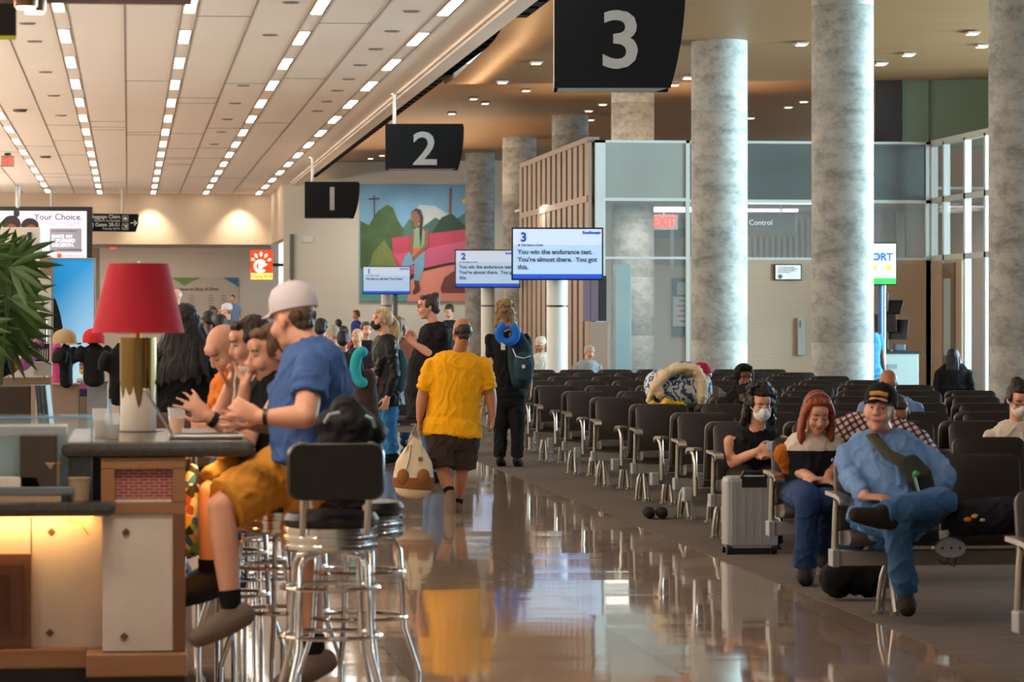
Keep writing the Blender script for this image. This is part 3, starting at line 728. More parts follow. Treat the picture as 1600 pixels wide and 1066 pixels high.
def leg_mesh():
    mb = MB()
    for s in (-1,1):
        pts=[(0,0.02*s,0.30),(0,0.06*s,0.22),(0,0.12*s,0.10),(0,0.17*s,0.015)]
        mb.loft(pts,[(0.014,0.02)]*4,(1,0,0),n=8,cap='flat')
    mb.loft([(0.0,0,0.3),(0.035,0,0.2),(0.05,0,0.1),(0.055,0,0.012)],[(0.013,0.013)]*4,(0,1,0),n=8,cap='flat')
    mb.loft([(0.0,0,0.3),(-0.035,0,0.2),(-0.05,0,0.1),(-0.055,0,0.012)],[(0.013,0.013)]*4,(0,1,0),n=8,cap='flat')
    for x,y in ((0,0.17),(0,-0.17),(0.055,0),(-0.055,0)): mb.cyl((x,y,0),(x,y,0.018),0.03,n=12)
    return mb
me_back = me_seat = me_arm = me_leg = None
def linked(name, me, parent, loc, m=None):
    o = bpy.data.objects.new(name, me); COL.objects.link(o); o.parent = parent; o.location = loc
    return o
def bench(loc, n, away, lab, group=None):
    global me_back, me_seat, me_arm, me_leg
    if me_back is None:
        hold = []
        for fn,m in ((back_mesh,Mvin),(seat_mesh,Mvin),(arm_mesh,Marm),(leg_mesh,Marm)):
            o = fn().build('x', m); hold.append(o.data); bpy.data.objects.remove(o)
        me_back, me_seat, me_arm, me_leg = hold
    L = n*PITCH
    # facing the camera: seats run to +x from loc; facing away: turned half round
    t = thing('seat_bench', lab, 'airport seating', (loc[0]+(L if away else 0), loc[1], 0.0), PI if away else 0, group)
    MB().b2((0,-0.24,0.265),(L,-0.15,0.345),bev=0.006).build('beam', Mbeam, t, world=False)
    MB().b2((-0.03,-0.25,0.26),(0.01,-0.13,0.35),bev=0.006).build('beam_cap', Mend, t, world=False)
    MB().b2((L-0.01,-0.25,0.255),(L+0.05,-0.12,0.355),bev=0.006).build('beam_cap', Mend, t, world=False)
    for i in range(n):
        cx = PITCH*(i+0.5)
        linked('backrest', me_back, t, (cx,0,0)); linked('seat', me_seat, t, (cx,0,0))
    for i in range(n+1):
        linked('armrest', me_arm, t, (min(max(PITCH*i,0.02),L-0.02),0,0))
    for i in range(0,n,3):
        linked('leg', me_leg, t, (PITCH*(i+0.55),-0.06,0))
    if n%3 != 1: linked('leg', me_leg, t, (L-0.2,-0.06,0))
    return t
# beam end points measured along the carpet edge: (px, D)
rows = [(1590,14.3),(1302,18.15),(1203,20.7),(1112,23.9),(1056,26.3),(990,29.0),(927,31.6),(882,34.2),(838,37.2),(812,40.2),(790,43.2),(770,46.2),(755,49.2)]
ords = ['nearest','second','third','fourth','fifth','sixth','seventh','eighth','ninth','tenth','eleventh','twelfth','thirteenth']
BEN = []
for i,(px,D) in enumerate(rows):
    p = Wz(px,D,0); n = 3 if i==0 else (6 if i<4 else 8)
    BEN.append(bench((p.x,p.y+0.12), n, False, '%s dark seat bench from the camera, among those facing it' % ords[i]))
    if i>2:
        bench((p.x-0.03,p.y+0.56), n, True, 'dark bench facing away, back to back with the %s one facing the camera' % ords[i])
x2 = BEN[5].location.x+8*PITCH+0.9
x3 = 11.7
for i,D in enumerate((34.6,37.2,40.2,43.2,46.2,52.6,55.2)):
    p = BEN[min(7+i,12)].location; yv = D-0.9*D*0.0
    yb_ = W(1400,500,D).y
    for bi,xx in enumerate((x2 if i<2 else x3,)):
        if D>50: continue
        nn = 4
        g = 'far right benches beyond the aisle'
        bench((xx,yb_,0), nn, False, 'dark far bench beyond the aisle at the right, near the tall columns', g)
        bench((xx,yb_+0.44,0), nn, True, 'dark far bench beyond the aisle at the right, near the tall columns', g)
# ------------------------------------------------------------ bar at the lower left
Mgran = mat('granite_dark','3a3c3e',0.22,noise=0.5,scale=40,spec=0.6)
Mwood = mat('bar_wood','6e4a36',0.4,noise=0.25,scale=2,stretch=(1,1,8))
Mwood2 = mat('bar_wood_pale','90694a',0.4,noise=0.2,scale=2,stretch=(1,1,8))
Mmarb = mat('marble_tile','c9c2bc',0.3,noise=0.2,scale=5,spec=0.5)
Mdia = mat('diamond_inset','5e4336',0.5)
Mbrick = None
def brickmat():
    m = bpy.data.materials.new('bar_brick'); m.use_nodes=True; nt=m.node_tree; b=nt.nodes['Principled BSDF']
    tc=nt.nodes.new('ShaderNodeTexCoord'); mp=nt.nodes.new('ShaderNodeMapping'); mp.inputs['Rotation'].default_value=(PI/2,0,0); nt.links.new(tc.outputs['Object'],mp.inputs[0])
    br=nt.nodes.new('ShaderNodeTexBrick'); br.inputs['Scale'].default_value=1; br.inputs['Brick Width'].default_value=0.04; br.inputs['Row Height'].default_value=0.0125; br.inputs['Mortar Size'].default_value=0.0015
    br.inputs['Color1'].default_value=rgb('8a3f3a')+(1,); br.inputs['Color2'].default_value=rgb('7a3330')+(1,); br.inputs['Mortar'].default_value=rgb('b8908a')+(1,)
    nt.links.new(mp.outputs[0],br.inputs[0]); nt.links.new(br.outputs[0],b.inputs['Base Color']); b.inputs['Roughness'].default_value=0.7
    return m
DB = 13.6
def bx(px, D=DB): return Wz(px,D,0).x
def bz(py, D=DB): return CH+(HOR-py)*D/F
yB = Wz(200,DB,0).y
bar_ = thing('bar_counter','L-shaped bar with dark granite tops, wood frame and white tiled front','bar counter',(bx(225),yB,0))
MB().b2((bx(96),yB-0.02,bz(715)),(bx(400),yB+1.72,bz(691)),bev=0.025).build('upper_worktop', Mgran, bar_)
MB().b2((bx(-160),yB-0.1,bz(805)),(bx(181),yB+0.55,bz(783)),bev=0.025).build('lower_worktop', Mgran, bar_)
MB().b2((bx(161),yB+0.03,0.1),(bx(272),yB+1.6,bz(716))).build('pillar_core', Mwood, bar_)
# wood frame of the pillar
fr = MB().b2((bx(158),yB,bz(733)),(bx(290),yB+0.05,bz(716))).b2((bx(158),yB,bz(803)),(bx(290),yB+0.05,bz(785))).b2((bx(158),yB,bz(786)),(bx(179),yB+0.05,bz(732))).b2((bx(270),yB,bz(786)),(bx(290),yB+0.05,bz(732)))
fr.build('brick_panel_frame', Mwood2, bar_)
MB().b2((bx(270),yB+0.0,0.1),(bx(290),yB+1.6,bz(803))).build('corner_post', Mwood, bar_)
MB().b2((bx(178),yB+0.02,bz(786)),(bx(271),yB+0.04,bz(732))).build('brick_panel', brickmat(), bar_)
MB().b2((bx(180),yB+0.005,bz(787)),(bx(268),yB+0.04,bz(781))).build('tile_ledge', Mmarb, bar_)
MB().b2((bx(160),yB+0.01,bz(1018)),(bx(271),yB+0.04,bz(804))).build('marble_panel', Mmarb, bar_)
def diamond(px,py,y):
    c=Vector((bx(px),y,bz(py))); r=0.017
    MB().prism([c+Vector((r,0,0)),c+Vector((0,0,r)),c-Vector((r,0,0)),c-Vector((0,0,r))],(0,0.01,0)).build('diamond_inset', Mdia, bar_)
diamond(197,832,yB+0.004); diamond(194,995,yB+0.004)
yB2 = yB+0.22
MB().b2((bx(46),yB2,bz(1020)),(bx(160),yB2+0.05,bz(806))).build('marble_panel', Mmarb, bar_)
MB().b2((bx(-160),yB2,bz(872)),(bx(48),yB2+0.05,bz(806))).build('marble_panel', Mmarb, bar_)
diamond(79,836,yB2-0.005); diamond(76,996,yB2-0.005); diamond(-30,836,yB2-0.005)
d_ = MB().b2((bx(-160),yB2-0.03,bz(1020)),(bx(47),yB2+0.05,bz(870))).build('door', Mwood, bar_)
MB().b2((bx(-140),yB2-0.045,bz(1003)),(bx(33),yB2-0.02,bz(886))).build('door_moulding', mat('bar_wood_mid','5f3c2a',0.4,noise=0.2,stretch=(1,1,8)), bar_)
MB().b2((bx(-130),yB2-0.055,bz(985)),(bx(12),yB2-0.03,bz(902))).build('door_field', mat('bar_wood_dark','512c18',0.4,noise=0.2,stretch=(1,1,8)), bar_)
MB().b2((bx(135),yB-0.06,bz(1056)),(bx(292),yB+1.6,bz(1020)),bev=0.008).build('base_moulding', Mwood2, bar_)
MB().b2((bx(-160),yB2-0.07,bz(1050)),(bx(136),yB2+0.05,bz(1019)),bev=0.008).build('base_moulding', Mwood2, bar_)
MB().b2((bx(-160),yB2-0.03,0),(bx(289),yB2+1.3,bz(1049))).b2((bx(137),yB-0.02,0),(bx(288),yB+0.3,bz(1054))).build('toe_kick', M_black, bar_)
# dark back-bar body under the upper worktop, open side on the left
MB().b2((bx(-160),yB+1.0,0.1),(bx(160),yB+1.1,bz(720))).build('back_panel', mat('back_panel_dark','1c1410',0.6), bar_)
MB().b2((bx(-160),yB2+0.05,bz(812)),(bx(158),yB2+0.9,bz(806))).build('inner_shelf', mat('bar_wood_dark','512c18'), bar_)
# glow strip under the lower worktop
ls = thing('under_counter_light','orange glowing strip light under the lower granite worktop','light strip',(bx(60),yB2-0.05,bz(807)))
MB().b2((bx(-150),yB2-0.06,bz(811)),(bx(146),yB2-0.035,bz(806))).build('led_strip', mat('led_amber','ffb050',0.5,emit=5,noise=0), ls)
MB().tube([W(104,812,DB+.15),W(128,818,DB+.15),W(133,828,DB+.15),W(139,836,DB+.15)],0.004).build('loose_cable', mat('cable_yellow','d8a020',0.5), ls)
area('amber_strip', ((bx(-150)+bx(146))/2, yB2-0.06, bz(812)), (0.5,0,0), 0.72, 0.03, 3.2, (1.0,0.52,0.16))
# amber lamp under the upper worktop, where the guests sit
area('amber_strip', (bx(330), yB+0.5, bz(716)-0.01), (0,0.55,0), 0.05, 0.9, 5.0, (1.0,0.50,0.14))
MB().b2((bx(322),yB+0.05,bz(715)-0.002),(bx(338),yB+1.0,bz(715))).build('led_strip', mat('led_amber','ffb050'), bar_)
# ------------------------------------------------------------ table lamp
D = 14.9; q = Wz(216,D,1.0); s = F/D
zc = bz(691)
q.z = zc
lp = thing('table_lamp','table lamp with red tapered shade and gold dripped white cylinder base','lamp',tuple(q))
MB().lathe((0,0,0),[(0.03,0.0),(0.072,0.0),(0.078,0.008),(0.076,0.20),(0.074,0.205)],n=32).build('ceramic_base', mat('lamp_ceramic','d9d4c8',0.35), lp, world=False)
mb = MB(); n=48; r=random.Random(5)
bm=mb.bm; ringt=[];ringb=[]
for k in range(n):
    a=2*PI*k/n; ph=(a+PI/2)%(2*PI)
    dz=0.19-0.02*math.sin(a*5)-0.02*math.sin(a*9+1)
    for c0,w0,d0 in ((4.71,0.22,0.12),(3.7,0.2,0.05),(5.6,0.18,0.06),(1.2,0.25,0.08),(2.5,0.2,0.05)):
        dd=abs(a-c0)
        if dd<w0: dz-=d0*(1-(dd/w0)**2)
    ringb.append(bm.verts.new((0.0785*math.cos(a),0.0785*math.sin(a),dz))); ringt.append(bm.verts.new((0.079*math.cos(a),0.079*math.sin(a),0.405)))
for k in range(n): bm.faces.new((ringb[k],ringb[(k+1)%n],ringt[(k+1)%n],ringt[k]))
bm.faces.new(ringt); mb.smooth=True
mb.build('gold_sleeve', mat('gold_glaze','8a7648',0.16,0.9,noise=0.35,scale=4,stretch=(8,8,0.6)), lp, world=False)
MB().cyl((0,0,0.40),(0,0,0.47),0.012).build('stem', mat('lamp_brass','b08a3a',0.25,1.0), lp, world=False)
MB().sph((0,0,0.50),(0.03,0.03,0.045)).build('bulb', mat('bulb_glow','ffc070',0.5,emit=6,noise=0), lp, world=False)
zsb=(500-520)/s; zst=(500-412)/s
zb_=CH+zsb-zc; zt_=CH+zst-zc
mb=MB(); bm=mb.bm; R1,R2=0.199,0.130
for (ra,rb,) in ((0,0),(0.004,0.004)):
    A=[bm.verts.new(((R1-ra)*math.cos(2*PI*k/48),(R1-ra)*math.sin(2*PI*k/48),zb_)) for k in range(48)]
    Bq=[bm.verts.new(((R2-ra)*math.cos(2*PI*k/48),(R2-ra)*math.sin(2*PI*k/48),zt_)) for k in range(48)]
    for k in range(48): bm.faces.new((A[k],A[(k+1)%48],Bq[(k+1)%48],Bq[k]))
mb.smooth=True
mb.build('lamp_shade', mat('shade_red','b5162f',0.8,noise=0.06,scale=60), lp, world=False)
MB().cyl((-R2,0,zt_-0.01),(R2,0,zt_-0.01),0.003).cyl((0,-R2,zt_-0.01),(0,R2,zt_-0.01),0.003).build('shade_spider', M_steel, lp, world=False)
MB().cyl((0,0,0.46),(0,0,zt_+0.01),0.004).build('harp', M_steel, lp, world=False)
MB().cyl((0,0,0),(0,0,0.004),0.115,n=32).build('foot', mat('lamp_foot','26282c',0.3), lp, world=False)
L=bpy.data.lights.new('lamp_bulb_light','POINT'); L.energy=4; L.color=(1,0.6,0.3); L.shadow_soft_size=0.04
o=bpy.data.objects.new('lamp_bulb_light',L); COL.objects.link(o); o.location=(q.x,q.y,q.z+0.56)
# ------------------------------------------------------------ things on the bar
Mpap = mat('paper_white','d8d4cc',0.7); Mkraft = mat('kraft_card','a08c70',0.7,noise=0.06)
def put(px,D,z): v=Wz(px,D,z); return v
zt1 = bz(691); zt0 = bz(783)
q=put(276,14.6,zt1)
g=thing('beer_glass','clear plastic cup half full of amber beer on the granite bar','glass',tuple(q))
MB().lathe((0,0,0),[(0.026,0.0),(0.030,0.002),(0.037,0.11),(0.0355,0.11),(0.029,0.004)],n=24).build('cup', mat('clear_plastic','e8eef0',0.05,alpha=0.25,noise=0), g, world=False)
MB().lathe((0,0,0.003),[(0.025,0),(0.028,0.001),(0.032,0.062)],n=24).build('beer', mat('beer_amber','d8801c',0.1,emit=0.15,noise=0.05), g, world=False)
for px,D,h,r,lab in ((158,14.3,0.115,0.038,'clear plastic cup, left of two near the lamp base'),(176,14.0,0.10,0.034,'clear cup with a straw, right of two near the lamp base')):
    q=put(px,D,zt1); g=thing('plastic_cup',lab,'cup',tuple(q))
    MB().lathe((0,0,0),[(r*0.7,0.0),(r*0.75,0.002),(r,h),(r*0.96,h),(r*0.72,0.004)],n=20).build('cup_body', mat('clear_plastic','e8eef0'), g, world=False)
    MB().lathe((0,0,0.003),[(r*0.7,0),(r*0.72,0.001),(r*0.84,h*0.55)],n=20).build('drink', mat('iced_drink','c9b8aa',0.2,alpha=0.7), g, world=False)
    if px==176: MB().cyl((0.0,0,0.01),(-0.012,0,h+0.06),0.005).build('straw', mat('straw_blue','6f9fd0',0.4), g, world=False)
# laptop, open, seen from its side
q=put(322,14.0,zt1+0.004)
l=thing('laptop','open silver laptop lying edge-on on the bar, lid leaning to the left','laptop',tuple(q))
ML=mat('laptop_silver','b4b8bd',0.3,0.7)
MB().box((0,0,0.008),(0.30,0.23,0.014),bev=0.004).build('keyboard_deck', ML, l, world=False)
MB().box((0,0,0.0155),(0.26,0.19,0.002)).build('keys', M_black, l, world=False)
MB().box((0,0,0.11),(0.008,0.30,0.22),M=Matrix.Translation((-0.135,0,0.01))@Matrix.Rotation(-0.55,4,'Y'),bev=0.003).build('lid', ML, l, world=False)
MB().box((0.005,0,0.11),(0.002,0.28,0.20),M=Matrix.Translation((-0.135,0,0.01))@Matrix.Rotation(-0.55,4,'Y')).build('screen', M_black, l, world=False)
# acrylic display case
q=put(60,14.6,zt0)
c=thing('display_case','clear acrylic counter case with blue edges at the left of the bar','display case',(bx(20,14.4),q.y,zt0))
x0,x1=bx(-60,14.3),bx(146,14.3); y0=yB+0.12; y1_=yB+0.5; zz0,zz1=zt0,bz(645,14.3)
Mac=mat('acrylic','cfe4ee',0.04,alpha=0.18,noise=0); Mae=mat('acrylic_edge','6fa8c8',0.2)
MB().b2((x0,y0,zz0+0.002),(x1,y0+0.006,zz1)).build('front_pane', Mac, c)
MB().b2((x1-0.006,y0,zz0+0.002),(x1,y1_,zz1)).build('side_pane', Mac, c)
MB().b2((x0,y0,zz1-0.006),(x1,y1_,zz1)).build('top_pane', Mac, c)
MB().b2((x0,y0-0.003,zz1-0.006),(x1+0.002,y0,zz1+0.002)).b2((x1-0.003,y0-0.004,zz0+0.002),(x1+0.003,y0+0.004,zz1)).build('edge_strip', Mae, c)
MB().b2((x0,y0+0.02,bz(672,14.3)),(x1-0.1,y1_-0.02,bz(660,14.3))).build('shelf', mat('steel_shelf','9da1a2',0.3,0.8), c)
MB().b2((x0,y1_-0.01,zz0+0.002),(x1-0.1,y1_,bz(676,14.3))).build('back_card', mat('card_blue','7fb2c0',0.5,noise=0.2,scale=6), c)
q=put(64,14.0,zt0); tag(MB().box((q.x,y0-0.06,zt0+0.13),(0.145,0.1,0.26),bev=0.004).build('napkin_box', mat('box_umber','3c342f',0.5)),'dark brown upright box behind the kraft cups','box')
q=put(79,13.55,zt0+0.085)
def kcup(px,lab,z):
    q=put(px,13.62,z); g=thing('paper_cup',lab,'cup',tuple(q))
    MB().lathe((0,0,0),[(0.036,0),(0.038,0.001),(0.046,0.09),(0.043,0.09),(0.036,0.01)],n=24).build('cup_wall', Mkraft, g, world=False)
    MB().lathe((0,0,0.088),[(0.048,0),(0.048,0.006),(0.042,0.006)],n=24).build('rim', mat('kraft_rim','b8a58a',0.6), g, world=False)
tray_top = bz(760)
kcup(79,'kraft paper cup standing on the grey tray at the lower bar',tray_top)
MB2=MB().b2((bx(-150),yB+0.0,zt0+0.022),(bx(117),yB+0.115,tray_top),bev=0.006).build('metal_tray', mat('tray_bluegrey','71808c',0.35,0.5)); tag(MB2,'long blue-grey metal tray with rounded edge on the lower worktop','tray')
o=MB().b2((bx(-150),yB-0.02,zt0),(bx(96),yB+0.12,zt0+0.021)).build('cutting_board', mat('board_beige','b39a7c',0.5)); tag(o,'thin beige board lying under the blue-grey tray','board')
for i in range(3):
    h0=tray_top+0.012*i; o=MB().b2((bx(-40+3*i),yB+0.01,h0),(bx(62-2*i),yB+0.1,h0+0.0115)).build('folded_napkin', Mpap); tag(o,'white folded napkin in the stack left of the kraft cup','napkin','stack of white napkins')
kcup(124,'kraft paper cup in shadow right of the tray, by the wooden pillar',zt0)
# ------------------------------------------------------------ bar stools
Mstv = mat('stool_vinyl','14161a',0.25,noise=0.1,scale=5,spec=0.6)
def stool(loc, rz, lab, back=True, H=0.80):
    t = thing('bar_stool', lab, 'bar stool', (loc[0],loc[1],0), rz)
    mb=MB(); prof=[(0.165,H-0.115)]
    for k in range(3):
        z0=H-0.11+0.032*k; prof+= [(0.172,z0),(0.178,z0+0.006),(0.178,z0+0.02),(0.172,z0+0.026)]
    prof+=[(0.165,H-0.012)]
    mb.lathe((0,0,0),prof,n=40).build('seat_ring', M_chrome, t, world=False)
    MB().lathe((0,0,0),[(0.15,H-0.02),(0.178,H-0.015),(0.184,H+0.005),(0.17,H+0.028),(0.10,H+0.038),(0.0,H+0.04)],n=40).build('seat', Mstv, t, world=False)
    for a in range(4):
        an=PI/4+a*PI/2; c,s_=math.cos(an),math.sin(an)
        pts=[(0.08*c,0.08*s_,H-0.125),(0.15*c,0.15*s_,H-0.135),(0.172*c,0.172*s_,H-0.17),(0.18*c,0.18*s_,H-0.30),(0.19*c,0.19*s_,0.32),(0.245*c,0.245*s_,0.16),(0.25*c,0.25*s_,0.14),(0.25*c,0.25*s_,0.0)]
        MB().loft(pts,[(0.0115,0.0115)]*len(pts),None,n=10,cap='flat').build('leg', M_chrome, t, world=False)
    for z,rr in ((H-0.25,0.182),(0.37,0.19)):
        mb=MB(); pts=[(rr*math.cos(2*PI*k/40),rr*math.sin(2*PI*k/40),z) for k in range(40)]
        mb.loft(pts,[(0.009,0.009)]*40,(0,0,1),n=8,closed=True).build('foot_ring', M_chrome, t, world=False)
    if back:
        for sx in (-1,1):
            MB().loft([(0.12*sx,-0.15,H-0.05),(0.12*sx,-0.19,H+0.05),(0.13*sx,-0.205,H+0.18),(0.13*sx,-0.21,H+0.3)],[(0.012,0.006)]*4,(1,0,0),n=8,cap='flat').build('back_post', M_chrome, t, world=False)
        mb=MB(); bm=mb.bm
        rings=[]
        for off,sc in ((-0.03,0.96),(-0.022,1),(0.014,1),(0.022,0.96)):
            ring=[]
            for x,zz in rr_pts(0.36,0.21,0.045,5,0.045):
                x*=sc; z_=(zz-0.105)*sc+0.105
                ring.append(bm.verts.new((x,-0.225+off+x*x*1.3,H+0.085+z_)))
            rings.append(ring)
        n=len(rings[0])
        for A,Bq in zip(rings,rings[1:]):
            for k in range(n): bm.faces.new((A[k],A[(k+1)%n],Bq[(k+1)%n],Bq[k]))
        bm.faces.new(rings[0]); bm.faces.new(list(reversed(rings[-1]))); mb.smooth=True
        mb.build('backrest', Mstv, t, world=False)
    return t
p=Wz(516,12.95,0); stool((p.x,p.y),0.05,'nearest chrome bar stool with black padded back in front of the seated man')
p=Wz(440,14.05,0); stool((p.x,p.y),0.9,'chrome bar stool under the man in the white cap, mostly hidden by him',False)
p=Wz(352,14.9,0); stool((p.x,p.y),0.9,'chrome bar stool farther along the bar, under the woman in black',False)
p=Wz(560,13.75,0); stool((p.x,p.y),-0.55,'chrome bar stool with black back standing behind the nearest one')
p=Wz(395,15.85,0); stool((p.x,p.y),0.9,'bar stool of the bare-shouldered dark-haired woman, hidden behind her',False)
p=Wz(385,17.1,0); stool((p.x,p.y),0.9,'bar stool of the bald man in orange, hidden behind the women',False)
# ------------------------------------------------------------ organic shapes: overlapping forms fused into one skin
from mathutils import noise as NZ
def fuse(mb, name, m, parent, vox, smooth=2, world=True, label=None, mats=None, sel=None, disp=None):
    me = mb.mesh(name); o = bpy.data.objects.new(name, me)
    r = o.modifiers.new('r','REMESH'); r.mode='VOXEL'; r.voxel_size = vox
    if smooth:
        q = o.modifiers.new('s','SMOOTH'); q.factor = 0.5; q.iterations = smooth
    me2 = evaluated_mesh(o); o.modifiers.clear(); o.data = me2; bpy.data.meshes.remove(me); COL.objects.link(o)
    if disp and vox < 0.0185:
        amp, fr, mode = disp
        fr = Vector(fr)
        n_v = len(me2.vertices); nb_ = [0.0]*(3*n_v); cb_ = [0.0]*(3*n_v)
        me2.vertices.foreach_get('normal', nb_); me2.vertices.foreach_get('co', cb_)
        for i_ in range(n_v):
            c = Vector(cb_[3*i_:3*i_+3]); nr = Vector(nb_[3*i_:3*i_+3])
            q = Vector((c.x*fr.x, c.y*fr.y, c.z*fr.z))
            if mode == 'fold':
                w_ = NZ.noise(q*0.6)*1.5
                n_ = abs(NZ.noise(Vector((q.x+w_, q.y-w_, q.z+w_))))
                h = ((1-n_*2.2)**3 if n_<0.45 else 0.0)-0.35+w_*0.8
            else:
                h = NZ.noise(q)+0.5*NZ.noise(q*2.1)
            c = c+nr*(amp*max(h,-0.4)); cb_[3*i_:3*i_+3] = c[:]
        me2.vertices.foreach_set('co', cb_); me2.update()
    me2.materials.clear(); me2.materials.append(m)
    me2.polygons.foreach_set('use_smooth', [True]*len(me2.polygons))
    if mats:
        for mm_ in mats: me2.materials.append(mm_)
        for p in me2.polygons:
            k = sel(p.center)
            if k: p.material_index = k
    attach(o, parent, world)
    if label: o['label'] = label
    return o
RIGHT = Vector((math.cos(TH),-math.sin(TH),0)); FWD = Vector((math.sin(TH),math.cos(TH),0)); UP = Vector((0,0,1))
def face_dir(yaw):
    a = math.radians(yaw); return RIGHT*math.sin(a)-FWD*math.cos(a)
def head_matrix(c, yaw, pitch=0, roll=0, k=1.0):
    f = face_dir(yaw); x = f.cross(UP); x.normalize()
    m = Matrix((x, f, UP)).transposed().to_4x4()
    return Matrix.Translation(c) @ m @ Matrix.Rotation(-math.radians(pitch),4,'X') @ Matrix.Rotation(math.radians(roll),4,'Y') @ Matrix.Scale(k,4)
def ell(mb, M, c, r, rot=None, n=14):
    m = M @ Matrix.Translation(Vector(c))
    if rot is not None: m = m @ rot
    m = m @ Matrix.Diagonal((r[0],r[1],r[2],1))
    bmesh.ops.create_uvsphere(mb.bm, u_segments=n, v_segments=n-4, radius=1.0, matrix=m); mb.smooth=True
def mloft(mb, M, pts, rad, side, n=10, cap='round'):
    k = M.to_scale().x; R3 = M.to_3x3().normalized()
    mb.loft([M @ Vector(p) for p in pts], [(a*k,b*k) for a,b in rad], R3 @ Vector(side), n=n, cap=cap)
def head(mb, M, chin=1.0, fat=1.0):
    ell(mb,M,(0,-0.012,0.035),(0.074,0.092,0.083))
    ell(mb,M,(0,0.022,-0.015),(0.062*fat,0.068,0.085))
    ell(mb,M,(0,0.030,-0.072),(0.047*fat,0.052,0.040))
    ell(mb,M,(0,0.060,-0.098),(0.022,0.022,0.018*chin))
    for s in (-1,1):
        ell(mb,M,(0.034*s,0.064,-0.032),(0.027*fat,0.026,0.030))
        ell(mb,M,(0.030*s,0.082,0.030),(0.022,0.010,0.007))
        ell(mb,M,(0.075*s,-0.005,-0.008),(0.009,0.018,0.030),Matrix.Rotation(-0.25,4,'X'))
        ell(mb,M,(0.012*s,0.098,-0.030),(0.008,0.010,0.007))
    ell(mb,M,(0,0.072,0.045),(0.052,0.022,0.030))
    mloft(mb,M,[(0,0.085,0.018),(0,0.098,-0.008),(0,0.107,-0.028)],[(0.008,0.009),(0.010,0.012),(0.012,0.011)],(1,0,0))
    ell(mb,M,(0,0.087,-0.056),(0.021,0.010,0.0055)); ell(mb,M,(0,0.084,-0.066),(0.019,0.010,0.0055))
def hand(mb, wr, d, nrm, k=1.0, curl=0.5, spread=0.16, flip=1):
    d = d.normalized(); nrm = (nrm-d*nrm.dot(d)).normalized(); sd = d.cross(nrm).normalized()*flip
    R3 = Matrix((sd,d,nrm)).transposed().to_4x4(); M = Matrix.Translation(wr) @ R3 @ Matrix.Scale(k,4)
    mloft(mb,M,[(0,-0.02,0),(0,0.02,0),(0,0.05,0),(0,0.085,0)],[(0.026,0.020),(0.033,0.016),(0.040,0.015),(0.039,0.012)],(1,0,0))
    for i,(x,L) in enumerate(((-0.031,0.072),(-0.0105,0.082),(0.0105,0.076),(0.031,0.060))):
        a = (i-1.5)*spread; c = curl*(1+0.15*i)
        p = Vector((x,0.085,0)); pts=[p]; an = c*0.35
        for seg in (0.45,0.30,0.25):
            p = p+Vector((math.sin(a)*math.cos(an),math.cos(a)*math.cos(an),-math.sin(an)))*L*seg; pts.append(p); an += c*0.95
        mloft(mb,M,pts,[(0.0095,0.0095),(0.009,0.009),(0.0082,0.0082),(0.007,0.007)],(1,0,0),n=8)
    pts=[(-0.02,0.01,-0.004),(-0.045,0.035,-0.012-0.01*curl),(-0.058,0.062,-0.02-0.02*curl),(-0.056,0.088,-0.026-0.03*curl)]
    mloft(mb,M,pts,[(0.014,0.013),(0.012,0.012),(0.0105,0.010),(0.008,0.008)],(0,1,0),n=8)
HAIRM = {}
def hairmat(h): return mat('hair_'+h, h, 0.5, noise=0.35, scale=18, stretch=(3,3,0.4), bump=0.9, spec=0.4)
